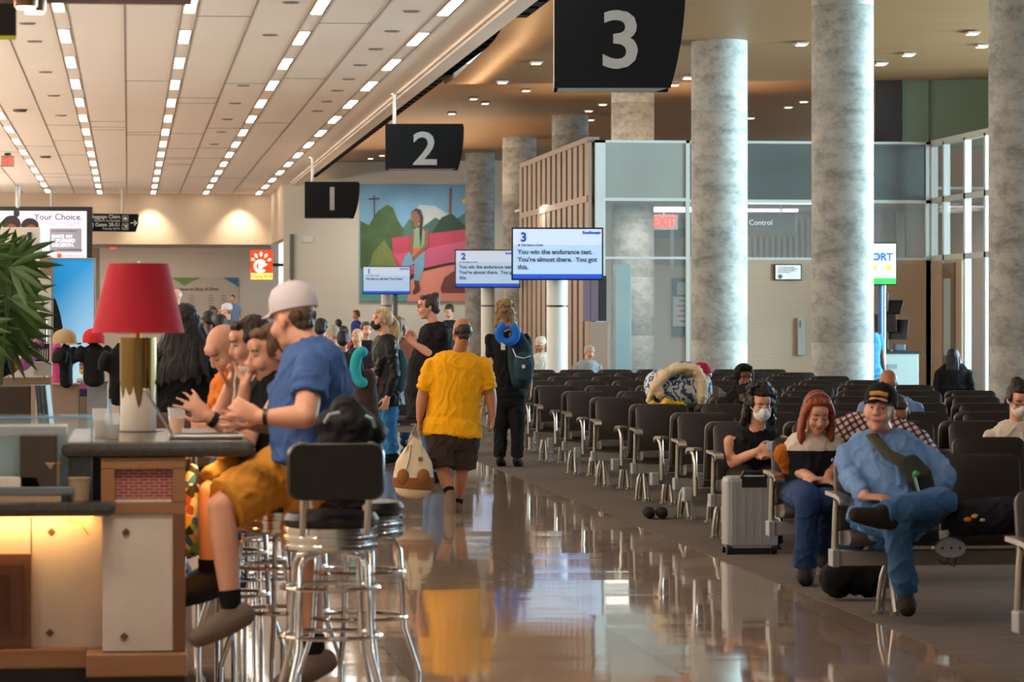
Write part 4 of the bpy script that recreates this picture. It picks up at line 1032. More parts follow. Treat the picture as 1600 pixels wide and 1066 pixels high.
def hair(style, M, h, parent, vox=0.009, L=0.3):
    mb = MB(); m = hairmat(h)
    if style == 'none': return
    if style == 'nape':
        ell(mb,M,(0,-0.048,0.006),(0.070,0.056,0.040)); ell(mb,M,(0,-0.055,-0.03),(0.052,0.038,0.026))
    elif style == 'fringe':
        ell(mb,M,(0,-0.042,0.004),(0.077,0.066,0.042)); ell(mb,M,(0,-0.056,0.024),(0.066,0.056,0.048)); ell(mb,M,(0,-0.052,-0.038),(0.054,0.044,0.036))
    else:
        ell(mb,M,(0,-0.026,0.042),(0.083,0.092,0.086)); ell(mb,M,(0,-0.060,-0.01),(0.070,0.058,0.070))
        ell(mb,M,(0,0.045,0.092),(0.056,0.035,0.024))
        for s in (-1,1): ell(mb,M,(0.070*s,0.012,0.022),(0.014,0.034,0.036))
    if style == 'long':
        for s in (-1,1):
            mloft(mb,M,[(0.045*s,0.035,0.09),(0.082*s,0.02,0.02),(0.090*s,0.012,-0.08),(0.088*s,0.02,-0.16),(0.08*s,0.03,-L)],[(0.03,0.02),(0.035,0.018),(0.042,0.022),(0.044,0.024),(0.02,0.014)],(0,1,0))
        mloft(mb,M,[(0,-0.07,0.03),(0,-0.095,-0.08),(0,-0.10,-0.18),(0,-0.09,-L)],[(0.08,0.03),(0.09,0.03),(0.095,0.03),(0.06,0.02)],(1,0,0))
    if style == 'bun':
        ell(mb,M,(0,-0.075,0.095),(0.05,0.045,0.045))
    if style == 'pony':
        ell(mb,M,(0,-0.105,0.03),(0.03,0.03,0.03))
        mloft(mb,M,[(0,-0.11,0.03),(0,-0.15,-0.03),(0,-0.155,-0.14),(0,-0.14,-0.24),(0,-0.13,-L)],[(0.02,0.02),(0.04,0.03),(0.055,0.035),(0.05,0.03),(0.018,0.012)],(1,0,0))
    if style == 'curly':
        r = random.Random(11)
        for i in range(90):
            a = r.uniform(0,2*PI); e = r.uniform(-0.9,1.3)
            x = math.cos(a)*math.cos(e)*0.095; y = math.sin(a)*math.cos(e)*0.10-0.035; z = 0.045+math.sin(e)*0.10
            if y > 0.03 and z < 0.07: continue
            ell(mb,M,(x,y,z),(r.uniform(0.018,0.03),)*3,n=8)
        for i in range(40):
            a = r.uniform(PI*0.95,2.05*PI); ell(mb,M,(math.cos(a)*0.10,math.sin(a)*0.085-0.01,-r.uniform(0.02,L-0.1)),(0.028,0.028,0.032),n=8)
    if style == 'braids':
        r = random.Random(4)
        for i in range(46):
            a = PI*(0.85+1.3*i/45.); x=math.cos(a)*0.085; y=math.sin(a)*0.08-0.02
            k1 = r.uniform(1.0,1.5)
            mloft(mb,M,[(x*0.5,y*0.6,0.10),(x,y,0.02),(x*1.3*k1,y*1.2,-0.12),(x*1.5*k1,y*1.3-0.02,-0.25),(x*1.6*k1,y*1.3-0.02,-L*r.uniform(0.8,1.05))],[(0.014,0.014)]*5,(1,0,0),n=6)
    if style == 'wavy':
        for i in range(9):
            a = PI+PI*i/8; x=math.cos(a)*0.075; y=math.sin(a)*0.07-0.02
            mloft(mb,M,[(x,y,0.04),(x*1.15,y*1.2,-0.04),(x*1.05,y*1.15,-0.09),(x*1.2,y*1.2,-L)],[(0.025,0.025),(0.028,0.028),(0.024,0.024),(0.012,0.012)],(1,0,0),n=8)
    amp = {'curly':0.008,'wavy':0.008,'braids':0.006}.get(style,0.007)
    fz = 14 if style not in ('curly','wavy') else 45
    fuse(mb,'hair',m,parent,vox,1,disp=(amp,(55,55,fz),'hair'))
def cloth(name, h, **k):
    a = dict(rough=0.85, noise=0.10, scale=7, bump=0.35, bscale=14, spec=0.2); a.update(k)
    return mat('cloth_'+name, h, **a)
SKIN = {'fair':'d29c82','tan':'a9714f','brown':'74452e','pink':'d09a80','dark':'4e3020'}
def skin(k): return mat('skin_'+k, SKIN[k], 0.5, noise=0.07, scale=9, spec=0.35)
LIPM = mat('lip_tone','a8665a',0.45); EYEW = mat('eye_white','a89e94',0.3); EYED = mat('eye_dark','1c1410',0.3)
TORSO = ((-0.02,0.165,0.125),(0.18,0.155,0.118),(0.42,0.150,0.115),(0.66,0.168,0.120),(0.84,0.170,0.108),(0.95,0.125,0.085),(1.0,0.060,0.058))
def person(label, D, hd, nk, pv, yaw=0, by=None, pitch=0, roll=0, ea=None, wa=None, eb=None, wb=None, da=None, db=None, na=None, nb=None,
           ka=None, aa=None, kb=None, ab=None, ta=None, tb=None, sh=0.185, wide=1.0, belly=0.0, sk='fair', hs='short', hc='3a2a20', hL=0.3,
           top='white', toph='c0c0c0', sleeve=0.55, long=False, legs='long', legm=None, shoe=None, k=1.0, vox=0.009, curl=0.6, extra=None, fat=1.0, hems=None, topm=None, eyes=True, sa=None, sb=None, nolegs=False, stand=False, sleeveless=False, depth=1.0, ftop=None, group=None, toe=None, spread=0.16, sleevem=None, topz=0.0, hip=None, topsel=None, topmats=None, collar=False):
    """joints are image points plus a depth offset in metres; 'a' is the limb to the left in the view"""
    def J(p):
        return None if p is None else W(p[0],p[1],D+(p[2] if len(p)>2 else 0))
    if by is None: by = yaw
    hd_,nk_,pv_ = J(hd),J(nk),J(pv)
    f = face_dir(by); side = f.cross(UP).normalized()
    if side.dot(RIGHT) < 0: side = -side
    if abs(side.dot(RIGHT)) < 1e-3: side = FWD.copy()
    ax = (nk_-pv_); TL = ax.length
    base = Vector((pv_.x,pv_.y,0.0))
    t = thing('person', label, 'person', tuple(base), 0, group)
    S = {}
    S['a'] = J(sa) or nk_-ax.normalized()*0.085*k-side*sh*k; S['b'] = J(sb) or nk_-ax.normalized()*0.085*k+side*sh*k
    if da is not None: da = (RIGHT*da[0]+UP*da[1]+FWD*da[2])
    if db is not None: db = (RIGHT*db[0]+UP*db[1]+FWD*db[2])
    ELB = {'a':J(ea),'b':J(eb)}; WR = {'a':J(wa),'b':J(wb)}
    for q,s in (('a',-1),('b',1)):
        if ELB[q] is None: ELB[q] = S[q]+Vector((0,0,-0.285*k))+side*s*0.05-f*0.03
        if WR[q] is None: WR[q] = ELB[q]+Vector((0,0,-0.24*k))+f*0.08
    hw = (hip or 0.09)*k
    H = {'a':pv_-side*hw,'b':pv_+side*hw}
    KN = {'a':J(ka),'b':J(kb)}; AN = {'a':J(aa),'b':J(ab)}
    for q in 'ab':
        if KN[q] is None:
            KN[q] = (H[q]+Vector((0,0,-0.42*k))+f*0.01) if stand else Vector((H[q].x,H[q].y,0.50))+f*0.45
        if AN[q] is None:
            AN[q] = Vector((KN[q].x,KN[q].y,0.09))-f*0.02
    bodyM = skin(sk)
    mb = MB()
    M = head_matrix(hd_, yaw, pitch, roll, k*1.0)
    head(mb, M, fat=fat)
    jaw = M @ Vector((0,-0.02,-0.06))
    mb.loft([nk_-ax.normalized()*0.05, nk_, (nk_+jaw)/2, jaw],[(0.075*k*fat,0.065*k),(0.058*k*fat,0.058*k),(0.053*k*fat,0.055*k),(0.052*k*fat,0.056*k)],side,n=12)
    prof = TORSO
    def torso(mb, inc, t0=-0.05, t1=1.0, wk=1.0):
        pts=[];rad=[]
        for tt,a,b in prof:
            if tt < t0-1e-6 or tt > t1: continue
            be = belly*math.exp(-((tt-0.3)/0.28)**2)
            pts.append(pv_+ax*tt+f*be*0.6); rad.append(((a*wide*k+inc+be*0.35)*(sh/0.185 if tt>0.6 else 1),b*wide*depth*k+inc+be*0.6))
        mb.loft(pts,rad,side,n=20)
    torso(mb,-0.012)
    for q,fl in (('a',1),('b',-1)):
        s_,e_,w_ = S[q],ELB[q],WR[q]
        mb.loft([s_,(s_*0.6+e_*0.4),e_],[(0.044*k*wide,)*2,(0.047*k*wide,)*2,(0.041*k*wide,)*2],FWD+RIGHT*0.01,n=12)
        mb.loft([e_,(e_*0.65+w_*0.35),w_],[(0.041*k*wide,)*2,(0.040*k*wide,)*2,(0.027*k,)*2],FWD+RIGHT*0.01,n=12)
        hdv = (da if q=='a' else db); nv = (na if q=='a' else nb)
        if hdv is None: hdv = (w_-e_)
        if nv is None: nv = side*(-1 if q=='a' else 1)
        else: nv = RIGHT*nv[0]+UP*nv[1]+FWD*nv[2]
        if nv.cross(hdv).length < 1e-3: nv = UP.copy()
        hand(mb, w_, hdv, nv, k, (curl if not hasattr(curl,'__len__') else curl['ab'.index(q)]), spread, fl if f.dot(FWD)<0.2 else -fl)
    if not nolegs:
        for q in 'ab':
            h_,kn,an = H[q],KN[q],AN[q]
            mb.loft([h_,(h_+kn)/2,kn],[(0.085*k*wide,)*2,(0.075*k*wide,)*2,(0.056*k,)*2],side,n=12)
            mb.loft([kn,kn*0.7+an*0.3,an],[(0.054*k,)*2,(0.056*k,)*2,(0.036*k,)*2],side,n=12)
    Mi = M.inverted()
    def sel(c):
        p = Mi @ c
        return 1 if (abs(p.x)<0.019 and p.y>0.080 and -0.070<p.z<-0.054) else 0
    fuse(mb,'body',bodyM,t,vox,2,mats=[LIPM],sel=sel)
    if eyes:
        for s in (-1,1):
            if pitch > 18 or eyes == 'down':
                e = MB(); mloft(e,M,[(0.016*s,0.0885,0.000),(0.030*s,0.0905,-0.005),(0.046*s,0.081,0.000)],[(0.003,0.002)]*3,(0,0,1),n=6); e.build('eyelash', EYED, t)
            else:
                e = MB(); ell(e,M,(0.030*s,0.0785,0.006),(0.0115,0.009,0.0052),n=10); ey_ = e.build('eye', EYEW, t)
                e = MB(); ell(e,M,(0.030*s,0.0855,0.006),(0.0052,0.003,0.005),n=10); e.build('iris', EYED, ey_)
            e = MB(); mloft(e,M,[(0.014*s,0.0915,0.026),(0.032*s,0.089,0.030),(0.048*s,0.078,0.025)],[(0.0035,0.0025)]*3,(0,0,1),n=6); e.build('eyebrow', hairmat(hc), t)
    if hs: hair(hs, M, hc, t, max(vox,0.008), hL)
    # clothes
    tm = topm or cloth(top, toph)
    ci = 0.016*k
    cv = max(vox*1.2,0.010)
    mb = MB(); torso(mb, ci, -0.3, 0.90 if not sleeveless else 0.80)
    if not sleeveless:
        r1 = sh/0.185
        mb.loft([pv_+ax*0.6,pv_+ax*0.84,pv_+ax*0.93,pv_+ax*0.985],[(0.16*wide*k*r1,0.115*wide*depth*k),(0.168*wide*k*r1+ci,0.106*wide*depth*k+ci),(0.125*wide*k*r1+ci,0.086*wide*k+ci),(0.072*k+ci,0.068*k+ci)],side,n=20,cap='flat')
    lo = pv_-ax.normalized()*(0.02+topz)
    be0 = belly*0.4
    mb.loft([lo+f*be0*0.3, pv_+ax*0.12+f*be0*0.5],[(0.19*wide*k+ci+be0*0.3,0.152*wide*depth*k+ci+be0*0.5),(0.174*wide*k+ci+be0*0.3,0.130*wide*depth*k+ci+be0*0.5)],side,n=20,cap='flat')
    if sleeveless:
        for s in (-1,1):
            mb.loft([pv_+ax*0.78+side*s*0.10*k-f*0.09*k,pv_+ax*0.955+side*s*0.105*k+ax*0.02,pv_+ax*0.78+side*s*0.10*k+f*0.10*k],[(0.016,0.016)]*3,side,n=8)
    def sleeves(mb, which='ab'):
        for q in which:
            s_,e_,w_ = S[q],ELB[q],WR[q]
            if long:
                mb.loft([s_,(s_*0.5+e_*0.5),e_],[(0.066*k*wide,)*2,(0.064*k*wide,)*2,(0.054*k*wide,)*2],FWD+RIGHT*0.01,n=12)
                w2 = e_.lerp(w_, 0.93 if long is True else long)
                mb.loft([e_,e_.lerp(w2,0.5),w2],[(0.054*k*wide,)*2,(0.050*k*wide,)*2,(0.040*k,)*2],FWD+RIGHT*0.01,n=12,cap='flat')
            else:
                e2 = s_.lerp(e_, sleeve)
                mb.sph(s_,0.062*k*wide); mb.loft([s_,s_.lerp(e2,0.5),e2],[(0.062*k*wide,)*2,(0.063*k*wide,)*2,(0.066*k*wide,)*2],FWD+RIGHT*0.01,n=14,cap='flat')
    if not sleeveless:
        if sleevem:
            for q_ in 'ab':
                m2 = MB(); sleeves(m2,q_); fuse(m2,'sleeve',sleevem,t,cv,2,disp=(0.008*k,(11,11,14),'fold'))
        else: sleeves(mb)
    fuse(mb,'shirt',tm,t,cv,2,mats=topmats,sel=topsel,disp=(0.012*k,(11,11,8),'fold'))
    if collar:
        c0 = pv_+ax*0.985; nrm_ = ax.normalized(); fr_ = (f-nrm_*f.dot(nrm_)).normalized()
        for sg in (-1,1):
            mb = MB(); pts = []; 
            for i_ in range(8):
                an_ = PI*(0.04+0.90*i_/7); pts.append(c0 - fr_*math.cos(an_)*0.078*k + side*sg*math.sin(an_)*0.082*k - nrm_*(0.004+0.028*(i_/7)**2))
            mb.loft(pts,[(0.022,0.006)]*6+[(0.026,0.006),(0.012,0.005)],nrm_,n=8); mb.build('collar',tm,t)
        c1 = pv_+ax*0.92+fr_*(0.10*wide*depth*k+ci); c2 = pv_+ax*0.25+fr_*(0.125*wide*depth*k+ci+be0*2.2)
        mb = MB(); mb.loft([c1,c1.lerp(c2,0.3)+fr_*0.02,c1.lerp(c2,0.6)+fr_*0.02,c2],[(0.014,0.006)]*4,side,n=8); mb.build('placket',tm,t)
    if not nolegs:
        lm = legm or cloth('jeans','35567c',noise=0.2)
        mb = MB()
        mb.loft([pv_-UP*0.02, pv_+ax*0.05, pv_+ax*0.18],[(0.17*k*wide+0.01+be0*0.3,0.135*k*wide*depth+0.01+be0*0.4),(0.158*k*wide+be0*0.3,0.122*k*wide*depth+be0*0.3),(0.135*k*wide+be0*0.3,0.10*k*wide*depth+be0*0.3)],side,n=20)
        for q in 'ab':
            h_,kn,an = H[q],KN[q],AN[q]
            if legs == 'long':
                mb.loft([h_,(h_+kn)/2,kn],[(0.102*k*wide,)*2,(0.092*k*wide,)*2,(0.074*k,)*2],side,n=14)
                mb.loft([kn,(kn+an)/2,an+(kn-an).normalized()*0.01],[(0.074*k,)*2,(0.070*k,)*2,(0.064*k,)*2],side,n=14,cap='flat')
            elif legs == 'shorts':
                k2 = h_.lerp(kn,0.95)
                mb.loft([h_,(h_+k2)/2,k2],[(0.108*k*wide,)*2,(0.104*k*wide,)*2,(0.096*k*wide,)*2],side,n=14,cap='flat')
        fuse(mb,'trousers' if legs=='long' else 'shorts',lm,t,cv,2,disp=(0.011*k,(10,10,12),'fold'))
        sm = shoe or cloth('shoe_black','16161a',rough=0.5)
        for q in 'ab':
            an = AN[q]; kn = KN[q]; dv = (J(ta) if q=='a' else J(tb))
            fd = (dv-an).normalized() if dv is not None else (f*1.0-UP*0.25).normalized()
            mb = MB(); 
            mb.loft([an-fd*0.055-UP*0.035,an+fd*0.02-UP*0.035,an+fd*0.09-UP*0.040,an+fd*0.145-UP*0.042],[(0.042,0.050),(0.048,0.056),(0.054,0.048),(0.046,0.040)],side if abs(fd.dot(side))<0.8 else f,n=12)
            mb.loft([an+UP*0.0,an-UP*0.03],[(0.042,0.046),(0.042,0.046)],side,n=12)
            fuse(mb,'shoe',sm,t,0.009,2)
            if legs=='shorts':
                MB().loft([an.lerp(kn,0.02),an.lerp(kn,0.2)],[(0.041*k,)*2,(0.047*k,)*2],side,n=14,cap='flat').build('sock', cloth('sock_black','121214'), t)
    t['_S'] = 0; del t['_S']
    return t, M, dict(S=S,E=ELB,W=WR,H=H,K=KN,A=AN,pv=pv_,nk=nk_,ax=ax,f=f,side=side)
def facemask(M, t, h='dfe6ea'):
    mb = MB(); ell(mb,M,(0,0.052,-0.050),(0.062,0.060,0.052)); ell(mb,M,(0,0.092,-0.034),(0.030,0.030,0.036))
    fuse(mb,'face_mask',mat('mask_'+h,h,0.7,noise=0.03),t,0.007,1)
    mb = MB()
    for s in (-1,1): mloft(mb,M,[(0.050*s,0.055,-0.04),(0.074*s,0.03,-0.015),(0.080*s,-0.01,0.0)],[(0.003,0.003)]*3,(0,0,1),n=6)
    mb.build('mask_loops',mat('mask_'+h,h),t)
def glasses(M, t):
    mb = MB()
    for s in (-1,1):
        pts=[(0.032*s+0.022*math.cos(2*PI*k/16),0.100-abs(0.022*math.cos(2*PI*k/16)+0.0)*0.1,0.004+0.016*math.sin(2*PI*k/16)) for k in range(16)]
        kk=M.to_scale().x
        mb.loft([M@Vector(p) for p in pts],[(0.002,0.002)]*16,None,n=6,closed=True)
        mloft(mb,M,[(0.054*s,0.094,0.008),(0.078*s,0.03,0.008),(0.080*s,-0.01,0.0)],[(0.002,0.002)]*3,(0,0,1),n=6)
    mloft(mb,M,[(-0.01,0.103,0.008),(0.01,0.103,0.008)],[(0.002,0.002)]*2,(0,0,1),n=6)
    mb.build('glasses',mat('glasses_frame','2a2a2c',0.3),t)
def cap(M, t, m, brim=1, bm=None, back=False, badge=None):
    mb = MB()
    prof=[(0.092,0.036),(0.094,0.060),(0.091,0.095),(0.074,0.130),(0.042,0.150),(0.0,0.156)]
    k=M.to_scale().x
    n=28; rings=[]
    for r_,z_ in prof:
        rings.append([mb.bm.verts.new(M@Vector((max(r_,0.001)*math.cos(2*PI*i/n)*0.95,max(r_,0.001)*1.12*math.sin(2*PI*i/n)-0.014,z_))) for i in range(n)])
    for A,Bq in zip(rings,rings[1:]):
        for i in range(n): mb.bm.faces.new((A[i],A[(i+1)%n],Bq[(i+1)%n],Bq[i]))
    mb.bm.faces.new(rings[-1]); mb.bm.faces.new(list(reversed(rings[0]))); mb.smooth=True
    c = mb.build('cap',m,t)
    mb = MB(); sgn = -1 if back else 1
    a=[];b=[]
    for i in range(13):
        an=PI*(0.14+0.72*i/12); x=0.078*math.cos(an); y=0.088*math.sin(an)
        ex_=0.068*math.sin(an)**0.8
        a.append((x,sgn*y-0.008,0.046)); b.append((x*1.02,sgn*(y+ex_)-0.008,0.040-0.22*abs(x)))
    pts=a+list(reversed(b)); mb.prism([M@Vector(p) for p in pts], (M.to_3x3()@Vector((0,0,0.005))))
    mb.build('brim',bm or m,c)
    mb=MB(); ell(mb,M,(0,-0.014,0.157),(0.008,0.008,0.005),n=8); mb.build('button',m,c)
    if badge: 
        mb=MB(); mloft(mb,M,[(-0.045,0.084,0.078),(0,0.096,0.084),(0.045,0.084,0.078)],[(0.012,0.004)]*3,(0,0,1),n=8); mb.build('badge',badge,c)
    return c
# ------------------------------------------------------------ people at the bar
khaki = cloth('shorts_ochre','c98a34'); tee_blue = cloth('tee_blue','3f5c92')
t,M,B = person('man in white cap and blue t-shirt seated on a bar stool, facing left', 13.75,
    (458,500,0.05),(490,552,0.0),(492,712,0), yaw=-128, by=-78, pitch=12, roll=0, belly=0.035, wide=1.14, sk='pink', hs='nape', hc='4a382c',
    sa=(488,572,-0.20), ea=(478,652,-0.32), wa=(408,652,-0.30), da=(-0.9,0.35,0.1), na=(0,0,-1), sb=(470,575,0.2), eb=(420,660,0.2), wb=(385,660,0.05),
    ka=(345,792,-0.16), aa=(362,955,-0.18), ta=(300,985,-0.18), kb=(480,850,0.12), ab=(492,1028,0.05), tb=(462,1042,0.05),
    topm=tee_blue, sleeve=0.62, legs='shorts', legm=khaki, shoe=cloth('shoe_grey','6f625c'), vox=0.008, depth=1.0, sh=0.17, topz=0.0)
cap(M,t,cloth('cap_white','c6c1ca',bump=0.2,noise=0.05),bm=cloth('cap_white','cfcbd4'))
w=B['W']['a']; e=B['E']['a']
MB().loft([w.lerp(e,0.06),w.lerp(e,0.16)],[(0.034,0.034)]*2,FWD,n=16,cap='flat').build('wrist_watch', M_black, t)
t,M,B = person('woman in black top at the bar, brown hair tied up, one hand raised', 14.5,
    (422,552,0),(436,602,0.05),(425,730,0.0), yaw=-62, by=-60, pitch=10, wide=1.05, sk='fair', hs='bun', hc='6a4a34', k=0.97,
    ea=(385,690,-0.2), wa=(327,652,-0.25), da=(-0.75,0.62,0), na=(0.3,0.2,-1), eb=(378,668,0.05), wb=(383,604,-0.02), db=(0.35,1,0), nb=(1,-0.3,0.2),
    ka=(330,770,-0.1), kb=(335,775,0.15), aa=(325,900,-0.1), ab=(330,905,0.15), topm=cloth('top_black','121216'), sleeve=0.3, legs='shorts', legm=cloth('shorts_khaki','7d6438'), vox=0.008, curl=(0.25,1.9), spread=0.24,
    shoe=cloth('shoe_dark2','2a2226'))
MB().loft([B['W']['a'].lerp(B['E']['a'],0.04),B['W']['a'].lerp(B['E']['a'],0.18)],[(0.034,0.034)]*2,FWD,n=16,cap='flat').build('wrist_watch', M_black, t)
t,M,B = person('dark-haired woman with bare shoulders resting her chin on clasped hands', 15.8,
    (392,535,0),(402,582,0),(412,710,0), yaw=-75, by=-70, pitch=15, sk='fair', hs='short', hc='30221a', k=0.97,
    ea=(342,658,-0.1), wa=(357,606,-0.1), da=(0.25,1,0), na=(1,-0.3,0.2), eb=(365,672,0.2), wb=(335,672,0.1), db=(-1,0,0), curl=1.9, top='top_pale', toph='b8b0a4', sleeve=0.2, legm=cloth('jeans','35567c'),
    ka=(350,770,0), kb=(355,770,0.2), aa=(350,900,0), ab=(355,900,0.2))
t,M,B = person('bald man in an orange t-shirt bent over the bar, head down', 17.0,
    (352,545,0),(372,592,0.1),(390,705,0.1), yaw=-55, by=-60, pitch=38, sk='pink', hs='none', wide=1.1, fat=1.06,
    ea=(342,655,-0.1), wa=(320,668,-0.15), top='tee_orange', toph='d8782c', sleeve=0.7, ka=(340,760,0), kb=(345,760,0.2), aa=(340,880,0), ab=(345,880,0.2))
t,M,B = person('woman with long dark braids in a black top seated with her back turned', 20.5,
    (290,507,0),(292,545,0),(292,640,0), yaw=172, by=178, sk='brown', hs='braids', hc='141114', hL=0.36, wide=1.12, sh=0.2,
    ea=(246,600,-0.05), eb=(342,600,-0.05), wa=(258,650,0.25), wb=(330,650,0.25), topm=cloth('top_black','121216'), long=True, legm=cloth('trouser_black','18181c'))
mb=MB(); q=Wz(292,20.15,0)
tb=thing('dining_chair','brown wooden-backed chair behind the woman with braids','chair',(q.x,q.y,0))
MB().box((q.x,q.y,0.85),(0.42,0.04,0.32),bev=0.02).build('backrest', mat('chair_brown','5c4234',0.5,noise=0.15), tb)
MB().box((q.x,q.y+0.22,0.45),(0.42,0.42,0.05),bev=0.02).build('seat', mat('chair_brown','5c4234'), tb)
for sx in (-1,1):
    for sy in (0.0,0.42): MB().box((q.x+0.19*sx,q.y+sy,0.35 if sy==0 else 0.22),(0.035,0.035,0.70 if sy==0 else 0.44)).build('leg', mat('chair_brown','5c4234'), tb)
# ------------------------------------------------------------ standing and walking people in the aisle
yel = cloth('tee_yellow','e8a410',noise=0.06)
t,M,B = person('heavy man in yellow t-shirt walking away carrying a cream bag', 27.8,
    (722,520,-0.02),(716,556,0),(706,672,0), yaw=-163, by=180, pitch=10, roll=0, belly=0.08, wide=1.22, sh=0.2, sk='tan', hs='fringe', hc='2c2622',fat=1.06,
    ea=(661,617,0.0), wa=(655,655,-0.05), da=(0.0,-1,0), eb=(766,615,0.02), wb=(770,650,-0.02), db=(0,-1,0), k=0.98,
    ka=(692,735,-0.05), aa=(703,772,-0.18), ta=(703,800,-0.25), kb=(722,735,0.05), ab=(714,790,0.05), tb=(712,799,0.25), topm=yel, sleeve=0.85, legs='shorts', legm=cloth('shorts_brown','3c322c'), shoe=cloth('shoe_taupe','7c6a5c'), curl=0.8, topz=0.03, hip=0.1)
# cream and tan duffel bag
def duffel():
    D=27.6; c=W(646,735,D); s=F/D
    b=thing('duffel_bag','cream canvas bag with tan leather base hanging from the man\'s left hand','bag',tuple(c))
    mb=MB(); mb.loft([W(646,762,D),W(646,745,D),W(647,722,D),W(648,702,D),W(648,688,D)],[(0.155,0.09),(0.165,0.10),(0.145,0.085),(0.085,0.05),(0.03,0.02)],RIGHT,n=20)
    fuse(mb,'canvas_body',cloth('canvas_cream','d8c9ae'),b,0.011,2)
    mb=MB(); mb.loft([W(645,764,D),W(646,752,D),W(646,746,D)],[(0.155,0.095),(0.172,0.107),(0.168,0.104)],RIGHT,n=20,cap='flat'); mb.build('leather_base',cloth('leather_tan','8a5a34',bump=0.1),b)
    for px in (632,660):
        mb=MB(); ell(mb,Matrix.Identity(4),tuple(W(px,746,D-0.06)),(0.062,0.05,0.075)); mb.build('leather_patch',cloth('leather_tan','8a5a34'),b)
    for dd in (-0.04,0.04):
        mb=MB(); mb.loft([W(632,712,D+dd),W(641,682,D+dd),W(649,663,D),W(655,682,D+dd),W(660,712,D+dd)],[(0.011,0.004)]*5,FWD,n=8); mb.build('handle',cloth('canvas_strap','cdbd9c'),b)
    mb=MB(); mb.cyl(W(657,718,D-0.095),W(657,718,D-0.10),0.02); mb.build('round_badge',mat('badge_brown','7a5a3c',0.5),b)
    MB().tube([W(633,742,D-0.11),W(640,718,D-0.095),W(643,696,D-0.06)],0.004).build('zip', mat('zip_brown','6b4a30',0.5), b)
duffel()
t,M,B = person('woman in black t-shirt and glasses standing, hair tied up, facing left', 33.0,
    (669,480,0),(682,510,0),(678,625,0), yaw=-80, by=-70, pitch=2, wide=1.25, sk='fair', hs='bun', hc='3c2a22', belly=0.1, depth=1.1,
    ea=(684,560,-0.18), wa=(648,538,-0.2), da=(-0.5,0.6,0), eb=(665,560,0.2), wb=(648,535,0.05), stand=True, topm=cloth('top_black','121216'), sleeve=0.9, legm=cloth('jeans_blue','3f6a98'), topz=0.16)
glasses(M,t)
mb=MB(); ell(mb,M,(0.082,0.0,-0.045),(0.004,0.010,0.016)); mb.build('earring',M_chrome,t)
t,M,B = person('blonde woman in black jacket, black mask and blue jeans standing in line', 37.5,
    (597,501,0),(602,528,0),(606,600,0), yaw=-75, by=-72, sk='fair', hs='pony', hc='b49a72', hL=0.33, stand=True, k=1.06,
    ea=(597,565,-0.12), wa=(588,590,-0.12), topm=cloth('jacket_black','17181b',rough=0.5), long=True, legm=cloth('jeans_bright','2f6ea8'), topz=0.22)
facemask(M,t,'141416')
mb=MB(); mb.loft([W(624,552,37.4),W(627,575,37.4),W(622,602,37.4)],[(0.05,0.06),(0.1,0.1),(0.09,0.09)],FWD,n=14); tg=fuse(mb,'shoulder_bag',cloth('bag_teal','2f4d58'),None,0.012,2); tag(tg,'dark teal bag hanging behind the blonde woman in line','bag')
pil=[W(566+16*math.cos(a)*0.7,574+24*math.sin(a),36.5) for a in [PI*0.5+PI*i/8 for i in range(9)]]
mb=MB(); mb.loft(pil,[(0.06,0.06)]*9,None,n=12); tg=fuse(mb,'neck_pillow',cloth('pillow_turquoise','2c9fa8'),None,0.012,2); tag(tg,'turquoise neck pillow left of the blonde woman in black','pillow')
t,M,B = person('curly blond traveller in black walking away with a backpack, blue pillow on it', 36.5,
    (791,491,0),(792,517,0),(795,618,0), yaw=165, by=172, sk='fair', hs='curly', hc='8a6c44', hL=0.23, wide=1.0, stand=True,
    ea=(771,565,0), wa=(770,592,0.1), topm=cloth('tee_black','101013'), sleeve=0.8, legm=cloth('trouser_black','18181c'))
D=36.22
bp=thing('backpack','dark teal backpack with white piping on the curly-haired traveller','backpack',tuple(W(812,565,D)))
mb=MB(); mb.loft([W(815,592,D),W(815,570,D),W(812,545,D),W(808,530,D)],[(0.115,0.11),(0.14,0.14),(0.13,0.12),(0.09,0.08)],RIGHT,n=16); fuse(mb,'pack_body',cloth('pack_teal','1d2f38'),bp,0.012,2)
mb=MB(); mb.loft([W(818,590,D-0.13),W(818,570,D-0.15),W(816,556,D-0.12)],[(0.09,0.04),(0.10,0.05),(0.08,0.04)],RIGHT,n=14); fuse(mb,'front_pocket',cloth('pack_teal2','27414c'),bp,0.012,1)
MB().tube([W(801,545,D-0.14),W(806,557,D-0.16),W(818,560,D-0.17),W(830,556,D-0.14)],0.006).build('piping', M_whitemet, bp)
MB().cyl(W(818,573,D-0.2),W(818,573,D-0.21),0.02).build('round_logo', M_whitemet, bp)
MB().tube([W(800,532,D-0.02),W(798,522,D+0.05),W(804,516,D+0.2)],0.018).build('shoulder_strap', M_black, bp)
pil=[W(793+14*math.sin(a),522-13*math.cos(a)*1.0,D-0.16) for a in [0.75+(2*PI-1.3)*i/14 for i in range(15)]]
np_=thing('neck_pillow','bright blue U-shaped neck pillow strapped to the traveller\'s back','pillow',tuple(W(793,524,D-0.16)))
mb=MB(); mb.loft(pil,[(0.052,0.045)]*15,FWD,n=14); fuse(mb,'cushion',cloth('pillow_blue','1f66c8'),np_,0.01,2)
MB().loft([p-FWD*0.04 for p in pil],[(0.004,0.004)]*15,FWD,n=6).build('piping', M_whitemet, np_)
MB().box(W(786,541,D-0.2),(0.045,0.006,0.08)).build('tag', Mpap, np_)
